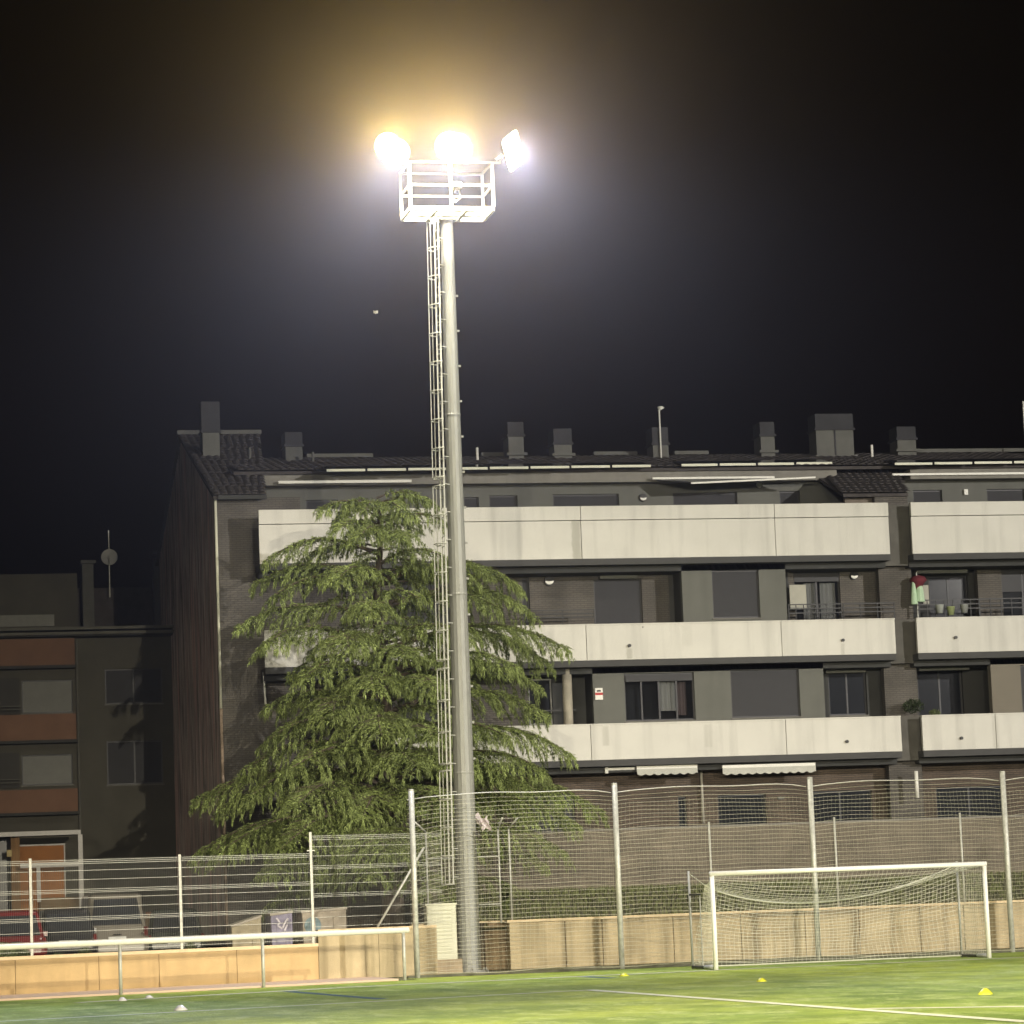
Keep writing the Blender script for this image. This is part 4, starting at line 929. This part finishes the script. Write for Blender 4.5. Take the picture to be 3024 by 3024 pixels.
# ---------------------------------------------------------------- far left building
YL = 42.0; Lb = thing('apartment_building', 'dark apartment block with orange brown bands at the far left', 'apartment building', (-18, 46, GZ))
brown = mat('dull_grey_render', (.085,.08,.065), .9, .15, 1.2, .2, 40); orng = mat('terracotta_render', (.19,.105,.07), .9, .15, 1.2, .2, 40); crn = mat('cornice_stone', (.13,.125,.11), .85, .15, 2)
lx0, lx1, lxm = -45.0, X(488,2100,YL)+3.0, X(222,2100,YL)
lz = lambda v: Z(110, v, YL)
LH = [hole(64,2008,215,2106,YL), hole(64,2228,215,2318,YL), hole(-190,2008,-30,2106,YL), hole(-190,2228,-30,2318,YL)]
LR = [hole(312,1972,482,2076,YL), hole(318,2185,484,2315,YL)]
wall('facade_wall', lx0, lxm, GZ-.3, lz(1885), YL, LH, .3, brown, Lb)
wall('facade_wall', lxm, lx1, GZ-.3, lz(1885), YL+.35, [tuple(h_) for h_ in LR], .3, brown, Lb)
for v0, v1 in ((1890,1968),(2112,2188),(2333,2400)):
    MB().box(lx0, lxm-.01, YL-.5, YL-.002, lz(v1), lz(v0)).build('terracotta_band', orng, Lb); MB().box(lx0, lxm+.04, YL-.56, YL-.002, lz(v1+9), lz(v1)-.004).build('band_ledge', darkr, Lb)
for i, h_ in enumerate(LH): window(h_, YL, Lb, 'pale', mull=0)
for h_ in LR: window(h_, YL+.35, Lb, 'shutter', mull=1)
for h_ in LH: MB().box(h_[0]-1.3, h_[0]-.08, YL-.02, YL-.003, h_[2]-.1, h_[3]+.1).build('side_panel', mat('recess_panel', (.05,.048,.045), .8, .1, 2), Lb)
for v in (2096, 2311):
    for k in range(2): MB().box(lx0, X(62,v,YL-.4), YL-.45, YL-.41, lz(v)+k*.12-.015, lz(v)+k*.12+.015).build('balcony_rail', crn, Lb)
MB().tube((lxm+.12, YL+.28, GZ), (lxm+.12, YL+.28, lz(1890)), .05, n=8).build('rain_pipe', crn, Lb)
for v in (1862, 1877): MB().box(lx0, lx1, YL-.62-(v == 1877)*.1, YL+.2, lz(v)-.05, lz(v)+.06).build('cornice', crn, Lb)
MB().box(lx0, lx1, YL-.5, YL+14, lz(1884), lz(1880)).build('roof_deck', darkr, Lb)
MB().box(lx0, X(232,1780,YL+2), YL+2.5, YL+8, lz(1878), Z(110,1695,YL+2.5)).build('attic_storey', brown, Lb)
MB().box(lx0, X(160,1830,YL+2.4), YL+2.38, YL+2.49, Z(80,1850,YL+2.4), Z(80,1816,YL+2.4)).build('roof_shutter', mat('light_shutter', (.26,.26,.24), .8, .1, 3), Lb)
for u0,u1,v0,v1 in ((243,276,1655,1730),(455,482,1640,1715)): MB().box(X(u0,1700,YL+6), X(u1,1700,YL+6), YL+6, YL+6.8, Z(260,1890,YL+6), Z(260,v0+10,YL+6)).build('chimney', chimm, Lb); MB().box(X(u0-4,1700,YL+6), X(u1+8,1700,YL+6), YL+5.9, YL+6.9, Z(260,v0+9,YL+6)-(u0>400)*-.15, Z(260,v0,YL+6)+(u0>400)*.15).build('chimney_cap', chimm, Lb)
MB().box(lx0, lx1-2, YL+6.9, YL+14, lz(1878), Z(110,1740,YL+7)).build('rear_roof', roofm, Lb)
p = at(323,1645,YL+6); t = thing('satellite_dish', 'round grey satellite dish on the roof of the far left block', 'satellite dish', (p.x, YL+6, p.z-1))
m = MB(); dv = (CAM-p).normalized(); dv.z += .25; dv.normalize(); s_ = dv.cross(Vector((0,0,1))).normalized(); u_ = s_.cross(dv); n = 28
for q, dd in ((0,-.12),(.5,-.08),(1,.0)):
    for i in range(n): m.v.append(tuple(p + dv*dd + (s_*math.cos(2*PI*i/n)+u_*math.sin(2*PI*i/n))*.33*max(q,.01)))
for g in range(2):
    for i in range(n): j = (i+1)%n; m.f.append((g*n+i, g*n+j, (g+1)*n+j, (g+1)*n+i))
m.build('dish', mat('dish_grey', (.42,.42,.42), .6, .08, 4), t, smooth=True)
MB().tube((p.x, p.y+.15, p.z-1.6), (p.x, p.y+.15, p.z+1.1), .025, n=6).build('dish_mast', galv, t); MB().bar(p+u_*-.3, p+dv*.35, .03, .03).build('feed_arm', galv, t)
# entrance of the far left block: white steel frames, orange wall panels
t = thing('entrance_porch', 'white steel framed porch with an orange panel at the far left', 'porch', (X(120,2700,38), 38, GZ)); PY = 38.0
wst = mat('white_steel', (.55,.53,.52), .5, .06, 4); oc = mat('orange_panel', (.40,.17,.06), .8, .12, 2)
px_l, px_r = X(-150,2460,PY), X(238,2460,PY); zt_ = Z(120,2461,PY)
MB().box(px_l, px_r, PY-.1, PY+.1, zt_-.08, zt_+.08).build('top_beam', wst, t); MB().box(px_l, px_r, PY+.1, PY+2.5, zt_-.04, zt_+.04).build('canopy', darkr, t)
MB().box(px_r-.1, px_r+.06, PY-.08, PY+.08, Z(236,2705,PY), zt_-.083).build('porch_post', wst, t)
MB().box(X(192,2705,PY), px_r+.1, PY-.12, PY+.12, Z(236,2712,PY), Z(236,2706,PY)).build('post_foot', wst, t)
MB().box(X(60,2555,PY-.4), X(236,2555,PY-.4), PY-.45, PY-.35, Z(120,2562,PY-.4), Z(120,2549,PY-.4)).build('middle_beam', wst, t)
MB().box(X(108,2600,PY-.4), X(120,2600,PY-.4), PY-.45, PY-.36, Z(114,2664,PY-.4), Z(114,2562,PY-.4)-.003).build('porch_post', wst, t)
MB().box(X(60,2600,PY+1.5), X(190,2600,PY+1.5), PY+1.5, PY+1.6, Z(120,2700,PY+1.5), Z(120,2498,PY+1.5)).build('orange_panel', oc, t)
MB().box(X(56,2600,PY+1.5), X(194,2600,PY+1.5), PY+1.45, PY+1.62, Z(120,2498,PY+1.5)+.003, Z(120,2493,PY+1.5)).build('panel_trim', wst, t)
MB().box(X(190,2600,PY+1.5)+.003, X(194,2600,PY+1.5), PY+1.46, PY+1.61, Z(120,2700,PY+1.5), Z(120,2498,PY+1.5)).build('panel_trim', wst, t)
MB().box(X(34,2600,PY+.6), X(60,2600,PY+.6), PY+.6, PY+.9, GZ, Z(40,2462,PY+.6)).build('pillar', mat('timber_pillar', (.26,.15,.07), .8, .25, 3, stretch=(4,4,.4)), t)
MB().box(X(-150,2600,PY+1.6), X(34,2600,PY+1.6), PY+1.6, PY+1.7, GZ, Z(0,2470,PY+1.6)).build('glazed_front', mat('dull_glass', (.02,.022,.028), .35, .1, 1), t)
MB().box(X(20,2520,PY+.5), X(34,2520,PY+.5), PY+.4, PY+.59, Z(27,2530,PY+.5), Z(27,2510,PY+.5)).build('notice_box', mat('notice_yellow', (.45,.36,.18), .7, .1, 4), t)
MB().box(X(120,2700,PY+.9), X(240,2700,PY+.9), PY+1.0, PY+1.25, GZ, Z(180,2650,PY+1)).build('low_wall', mat('buff_wall', (.24,.17,.10), .85, .2, 2), t)

# ---------------------------------------------------------------- parked vehicles
def carpaint(name, c):
    m = mat(name, c, .25, .03, 2, spec=.6); m.node_tree.nodes['Principled BSDF'].inputs['Coat Weight'].default_value = .6; return m
tyre = mat('tyre', (.02,.02,.02), .8, .1, 5); rimm = mat('rim', (.4,.4,.42), .35, .05, 5, metal=.8)
lampred = mat('lamp_red', (.10,.006,.006), .15, .02, 5, spec=.8); chrome = mat('chrome', (.8,.8,.8), .12, .02, 5, metal=1); platem = mat('plate', (.55,.55,.52), .4, .03, 5)
def loft(rings):
    m = MB(); n = len(rings[0])
    for r in rings: m.v += [tuple(p) for p in r]
    for g in range(len(rings)-1):
        for i in range(n): j = (i+1) % n; m.f.append((g*n+i, g*n+j, (g+1)*n+j, (g+1)*n+i))
    m.f.append(tuple(reversed(range(n)))); m.f.append(tuple((len(rings)-1)*n+i for i in range(n))); return m
def car(x, y, z, wd, ln, h, paint, label, van=False):
    t = thing('parked_van' if van else 'parked_car', label, 'van' if van else 'car', (x, y+ln/2, z), 'vehicles parked behind the fence')
    hb = h*(.50 if not van else .52)
    def ring(zz, w_, y0, y1, c=.18): # rounded rectangle in plan
        hw = w_/2; pts = []
        for sx, sy, a0 in ((1,-1,-PI/2),(1,1,0),(-1,1,PI/2),(-1,-1,PI)):
            cxx = x+sx*(hw-c); cyy = (y0+c) if sy < 0 else (y1-c)
            for k in range(4): a = a0+PI/2*k/3; pts.append((cxx+c*math.cos(a), cyy+c*math.sin(a), z+zz))
        return pts
    b = loft([ring(.20, wd*.93, y+.08, y+ln-.06), ring(.32, wd*.99, y, y+ln), ring(hb*.62, wd, y+.0, y+ln-.02), ring(hb*.9, wd*.985, y+.08, y+ln-.12), ring(hb, wd*.94, y+.14, y+ln-.3)])
    body = b.build('body', paint, t, smooth=False, bevel=.015)
    yb0, yb1 = (y+.15, y+ln*.70) if not van else (y+.12, y+ln*.8)
    c_ = loft([ring(hb-.01, wd*.92, yb0, yb1), ring(hb+(h-hb)*.55, wd*.84, yb0+.16, yb1-.35), ring(h-.05, wd*.76 if not van else wd*.84, yb0+.28, yb1-.65), ring(h, wd*.70 if not van else wd*.78, yb0+.4, yb1-.8)])
    c_.build('cabin', paint, t, bevel=.02)
    def gq(z0, z1, w0, w1, ya, yb_, name, off=.012):
        MB().hexa([(x-w0/2,ya-off,z+z0),(x+w0/2,ya-off,z+z0),(x+w0/2,ya+.03,z+z0),(x-w0/2,ya+.03,z+z0),(x-w1/2,yb_-off,z+z1),(x+w1/2,yb_-off,z+z1),(x+w1/2,yb_+.03,z+z1),(x-w1/2,yb_+.03,z+z1)]).build(name, darkglass, t)
    gq(hb+.06, h-.14, wd*.78, wd*.66, yb0+.02, yb0+.22, 'rear_window')
    for s in (-1, 1):
        for yy in (y+.78, y+ln-.82):
            w_ = MB().tube((x+s*(wd/2-.20), yy, z+.31), (x+s*(wd/2+.005), yy, z+.31), .31, n=20).build('wheel', tyre, t)
            MB().tube((x+s*(wd/2+.004), yy, z+.31), (x+s*(wd/2+.015), yy, z+.31), .2, n=16).build('rim', rimm, w_)
        MB().hexa([(x+s*wd*.5*.84,y-.015,z+hb*.72),(x+s*wd*.5*.96,y+.02,z+hb*.72),(x+s*wd*.5*.96,y+.1,z+hb*.72),(x+s*wd*.5*.84,y+.1,z+hb*.72),(x+s*wd*.5*.84,y+.06,z+hb*.98),(x+s*wd*.5*.95,y+.1,z+hb*.98),(x+s*wd*.5*.95,y+.16,z+hb*.98),(x+s*wd*.5*.84,y+.16,z+hb*.98)]).build('tail_light', lampred, t)
        MB().lathe((x+s*wd*.40, y-.0, z+hb*.80), [(0,-.03),(.04,-.02),(.045,0),(.04,.02),(0,.03)], 10).build('reflector', chrome, t, smooth=True)
        MB().box(x+s*wd*.5, x+s*(wd*.5+.16), y+ln*.62, y+ln*.62+.1, z+hb+.02, z+hb+.16).build('wing_mirror', paint, t)
    MB().box(x-.27, x+.27, y-.025, y-.004, z+hb*.6, z+hb*.6+.13).build('number_plate', platem, t)
    MB().tube((x-.12, y-.03, z+hb*.6+.19), (x+.12, y-.03, z+hb*.6+.19), .022, n=8).build('boot_handle', chrome, t)
    return t
street = lambda X_, Y_: .55+(Y_-8)*.0088
car(onl(30,2760,OFF+4.5).x+.15, yl(-17.2,OFF)+4.6, .72, 1.75, 4.0, 1.5, carpaint('red_paint', (.11,.006,.010)), 'red hatchback parked behind the fence at the lower left corner')
car(X(190,2740,15.5)+.1, 15.5, .75, 1.78, 4.2, 1.5, carpaint('black_paint', (.014,.014,.018)), 'black car parked between the red car and the grey van')
car(X(345,2700,18.5), 18.5, .6, 1.95, 4.8, 2.05, carpaint('grey_paint', (.16,.145,.12)), 'beige grey van parked behind the mesh fence left of the cedar', van=True)
car(X(520,2740,20.5), 20.5, .6, 1.85, 4.4, 1.55, carpaint('dark_green_paint', (.018,.024,.02)), 'very dark car in the shade under the left side of the cedar')
# painted containers behind the fence
CY = 10.6
def cont(u0, u1, vl, vr_, vb, mt, label, Y=CY, side=None, blob=None):
    x0, x1 = X(u0,2740,Y), X(u1,2740,Y); zl, zr = Z(u0,vl,Y), Z(u1,vr_,Y); zb = .55
    t = thing('waste_container', label, 'container', ((x0+x1)/2, Y+.5, zb), 'painted containers behind the fence')
    MB().prism([(x0+.03,zb),(x1-.01,zb),(x1,zr-.06),(x0,zl-.06)], 'y', Y, Y+1.1).build('container_body', mt, t, bevel=.02)
    MB().prism([(x0-.02,zl-.057),(x1+.02,zr-.057),(x1+.02,zr),(x0-.02,zl)], 'y', Y-.04, Y+1.14).build('lid', mat('container_lid', (.36,.32,.27), .7, .15, 4), t)
    for fx in (.28, .72): MB().box(x0+(x1-x0)*fx-.02, x0+(x1-x0)*fx+.02, Y-.02, Y-.001, zb+.1, min(zl,zr)-.2).build('rib', mt, t)
    return t, x0, x1, zl, zr
pur = mat('purple_paint', (.24,.22,.31), .7, .3, 5); bei = mat('beige_container', (.34,.29,.20), .8, .2, 4, streak=.5); gb = mat('greybeige_container', (.36,.31,.25), .8, .3, 3, streak=.5)
cont(683, 772, 2733, 2702, 2795, bei, 'beige container with sloping lid, leftmost of the painted row behind the fence')
t, x0, x1, zl, zr = cont(800, 864, 2699, 2689, 2795, pur, 'purple painted container in the middle of the row behind the fence')
m = MB(); pts = [(x0+.16, .0), (x0+.25,-.12), (x0+.2,-.22), (x0+.32,-.3), (x0+.42,-.1), (x0+.5,-.02), (x0+.46,-.2), (x0+.38,-.36), (x0+.4,-.5)]
for a, b in zip(pts[:-1], pts[1:]): m.bar((a[0], CY-.025, zl-.12+a[1]), (b[0], CY-.025, zl-.12+b[1]), .012, .05)
m.build('graffiti_tag', mat('pale_spray', (.6,.56,.62), .8, .1, 5), t)
t, x0, x1, zl, zr = cont(893, 1024, 2690, 2679, 2795, gb, 'largest grey beige container with a round blue mark, right of the purple one')
MB().tube((x0+.30, CY-.012, zl-.42), (x0+.30, CY-.002, zl-.42), .24, n=24).build('blue_mark', mat('blue_spray', (.17,.24,.27), .8, .3, 5), t)
# plants at the top of the left wall
for k, (u, v, r, n) in enumerate(((10,2812,.36,1600),(62,2822,.28,900),(250,2812,.18,300),(170,2826,.15,250),(560,2795,.16,200))):
    pp = onl(u, v, OFF+.75)
    bush(u, v, pp.y, r, n, leafp if k < 2 else mat('weed_green', (.08,.10,.045), .8, .4, 4), ['grey green shrub spilling over the left end of the low wall', 'second grey green shrub beside the first fence post', 'small weed on the wall top left of the second fence post', 'tiny weed behind the first fence post on the wall top', 'low dry weed right of the second fence post'][k], group='plants along the top of the left wall', leaf=.045)

# ---------------------------------------------------------------- cedar
needle = mat('cedar_needles', (.195,.240,.080), .6, .4, .9, spec=.3)
bark = mat('cedar_bark', (.10,.08,.06), .95, .3, 5, .8, 15, stretch=(1,1,.2))
TX, TY, TZ0 = X(1150, 2600, 19.3), 19.3, 1.0
ZTOP = Z(1150, 1455, 19.3)
ct = thing('cedar_tree', 'large spreading cedar with drooping layered boughs behind the mast', 'tree', (TX, TY, TZ0))
m = MB(); zs = np.linspace(TZ0, ZTOP-.5, 12); 
for a, b in zip(zs[:-1], zs[1:]):
    f = lambda z: .34*(1-(z-TZ0)/(ZTOP-TZ0))+.05
    m.tube((TX+.1*math.sin(a), TY, a), (TX+.1*math.sin(b), TY, b), f(a), f(b), 12, False)
m.build('trunk', bark, ct, smooth=True)
V3 = []; 
limb = MB()
def tuft(P, D, L, r, down, n=4, spread=.42):
    """needle sprays: slim tapering blades fanning round direction D"""
    for k in range(n):
        a = RNG.normal(size=3)*spread; a[2] *= .55; d = D+a; d[2] -= down*RNG.uniform(.3,1.2); d /= np.linalg.norm(d)+1e-9
        side = np.cross(d, RNG.normal(size=3)); side /= np.linalg.norm(side)+1e-9
        l = L*RNG.uniform(.6,1.3); b = P+RNG.normal(size=3)*.022
        V3.append((b-side*r, b+side*r, b+d*l))
def bough(az, z0, length, rise, droop, dens=1.0, start=.24):
    n = max(6, int(length/.15)); pts = []
    wob = random.uniform(-.25,.25); tw = random.uniform(-.12,.12)
    for i in range(n+1):
        s = i/n; r = length*s
        z = z0 + rise*length*math.sin(min(1,s*1.1)*PI*.62) - droop*length*s**3.2
        a2 = az+wob*s*s
        pts.append(np.array([TX+math.cos(a2)*r, TY+math.sin(a2)*r, z]))
    for i in range(0, n-1, 2): limb.tube(pts[i], pts[min(n,i+2)], .05*(1-i/n)*min(1.6,length/3)+.012, .05*(1-(i+2)/n)*min(1.6,length/3)+.010, 5, False)
    side0 = np.array([-math.sin(az), math.cos(az), tw])
    i0 = max(2, int(n*(start if length > 2 else .15)))
    for i in range(i0, n+1):
        s = i/n; fwd = (pts[i]-pts[i-1]); fwd /= np.linalg.norm(fwd)
        tl = length*.40*(1-s)**.6*min(1, (s-start*.6)*2.2+.15)+.26
        for sg in (-1, 1):
            if RNG.random() > .96*dens+.04: continue
            d = side0*sg*.85+fwd*RNG.uniform(.3,.9); d /= np.linalg.norm(d); tl2 = tl*RNG.uniform(.55,1.2)
            k = max(3, int(tl2/.075)); p = pts[i]; lift = RNG.uniform(-.05,.05)
            if tl2 > .8: limb.tube(p, p+d*tl2*.6+np.array([0,0,-.05*tl2]), .012, .006, 3, False)
            for q in range(k+1):
                f = q/k; pp = p+d*tl2*f+np.array([0,0,(-.10*f-.38*f**3.5)*tl2+lift])
                dd = d*(1-.5*f**3)+np.array([0,0,-.9*f**3])
                tuft(pp, dd, .12, .0150, .08+.5*f**3, 6, .55)
                if f > .78 or RNG.random() < .05: tuft(pp+np.array([0,0,-.03]), dd*.4+np.array([0,0,-.9]), .17, .013, .4, 4, .3)
    for q in range(5): tuft(pts[-1]+np.array([0,0,-.05*q]), fwd*.5+np.array([0,0,-.9]), .26, .017, .4)
def to_tip(u, v, dy, dens=1.0, u0=None):
    """a bough whose tip hangs where the photograph shows it, at depth TY+dy"""
    s = 3024/1932; p = at(u*s, v*s, TY+dy); dx, dyy = p.x-TX, dy; L = math.hypot(dx, dyy); az = math.atan2(dyy, dx)
    droop = random.uniform(.15,.22); rise = random.uniform(.12,.18)
    z0 = p.z - rise*L*math.sin(PI*.62) + droop*L
    bough(az, z0, L, rise, droop, dens)
TIPS = [(608,960,-1.0),(628,1000,-1.6),(838,985,-1.2),(832,955,.3),(660,950,-.6),(800,940,-.5),(700,1010,-2.2),(770,1015,-2.3),
 (515,1052,-1.0),(640,1092,-2.6),(830,1050,-2),(560,1060,.6),
 (478,1100,.8),(524,1125,-1.6),(690,1160,-3.0),(850,1085,-2),(985,1108,.6),(955,1150,-1.6),(905,1095,-.5),
 (447,1185,.8),(468,1222,-1.6),(600,1230,-3.2),(770,1240,-3.4),(1000,1165,1.6),(890,1210,-2.6),
 (1070,1222,-.6),(1040,1250,.6),(985,1260,-2),(560,1285,-2.5),(680,1300,-3.9),(850,1300,-3.6),(500,1335,.4),
 (1000,1300,1.2),(1032,1345,-.8),(575,1355,-3),(500,1400,-1.4),(700,1390,-4.2),(840,1395,-3.8),(960,1390,-2.4),
 (467,1452,-.8),(1082,1420,-.8),(1050,1455,-2),(600,1450,-3.6),(760,1450,-4.4),(905,1450,-3.6),
 (470,1505,-1.8),(985,1480,-3),(368,1508,.2),(420,1530,-.9),(1010,1530,.5),(560,1520,-4),(700,1540,-4.6),(840,1520,-4.4),
 (1130,1530,-.2),(1100,1560,-1.6),(378,1612,-.8),(440,1605,-2.6),(560,1600,-4.4),(690,1610,-5),(1010,1590,-3),(900,1600,-4.2),(1060,1610,1),(620,1655,-4.6),(480,1650,-2.8),(790,1600,-5)]
for (u, v, dy) in TIPS: to_tip(u, v, dy+random.uniform(-.25,.25))
rad = lambda f: 5.3*(1-f)**.62*(1 if f < .75 else .9)+.9
for i in range(84):
    f = (i+.5)/84*.96; z = 2.3+(ZTOP-2.6)*f; az = i*2.39996+random.uniform(-.3,.3)
    L = rad(f)*random.uniform(.4,.85); 
    if math.sin(az) < -.2: L *= .86
    bough(az, z, L, .13, .2, .8)
for k in range(10): bough(k*.63, ZTOP-.55-random.random()*.5, random.uniform(.7,1.5), .3, .35, 1)
v = np.array(V3, dtype=np.float64).reshape(-1,3) - np.array([TX, TY, TZ0]); nt_ = len(V3)
me = bpy.data.meshes.new('crown'); me.vertices.add(len(v)); me.vertices.foreach_set('co', v.ravel())
me.loops.add(nt_*3); me.loops.foreach_set('vertex_index', np.arange(nt_*3)); me.polygons.add(nt_)
me.polygons.foreach_set('loop_start', np.arange(nt_)*3); me.update(calc_edges=True); me.materials.append(needle)
n_ = needle.node_tree.nodes; L_ = needle.node_tree.links; b_ = n_['Principled BSDF']; src = b_.inputs['Base Color'].links[0].from_socket
gg = n_.new('ShaderNodeNewGeometry'); rr = n_.new('ShaderNodeMapRange'); rr.inputs[3].default_value = .5; rr.inputs[4].default_value = 1.55; L_.new(gg.outputs['Random Per Island'], rr.inputs[0])
mm_ = n_.new('ShaderNodeMixRGB'); mm_.blend_type = 'MULTIPLY'; mm_.inputs[0].default_value = 1; L_.new(src, mm_.inputs[1]); L_.new(rr.outputs[0], mm_.inputs[2]); L_.new(mm_.outputs[0], b_.inputs['Base Color'])
o = bpy.data.objects.new('crown', me); col.objects.link(o); o.parent = ct
limb.build('boughs', bark, ct)
print('cedar tris', nt_)

# ---------------------------------------------------------------- moth in the lamp light
p = at(1110, 922, 6.5); t = thing('moth', 'pale moth flying in the lamp light left of the mast', 'moth', p)
mm = mat('moth_wing', (.75,.72,.62), .7, .05, 5)
MB().tube(p+Vector((-.01,0,-.05)), p+Vector((.01,0,.05)), .014, .008, n=6).build('body', mm, t)
for s in (-1, 1): MB().quad(p+Vector((0,0,.03)), p+Vector((s*.07,.03,.06)), p+Vector((s*.06,.03,-.03)), p+Vector((0,0,-.03))).build('wing', mm, t)

# ---------------------------------------------------------------- damp night air
hz = MB().box(-270, 270, -205, 270, -2.0, 28.5)
hm = bpy.data.materials.new('haze'); hm.use_nodes = True; n = hm.node_tree.nodes; n.remove(n['Principled BSDF'])
vn = n.new('ShaderNodeVolumePrincipled'); vn.inputs['Density'].default_value = .0012; vn.inputs['Anisotropy'].default_value = .958; vn.inputs['Color'].default_value = (.9,.9,.92,1)
hm.node_tree.links.new(vn.outputs[0], n['Material Output'].inputs['Volume'])
hz.build('haze', hm, kind='stuff')
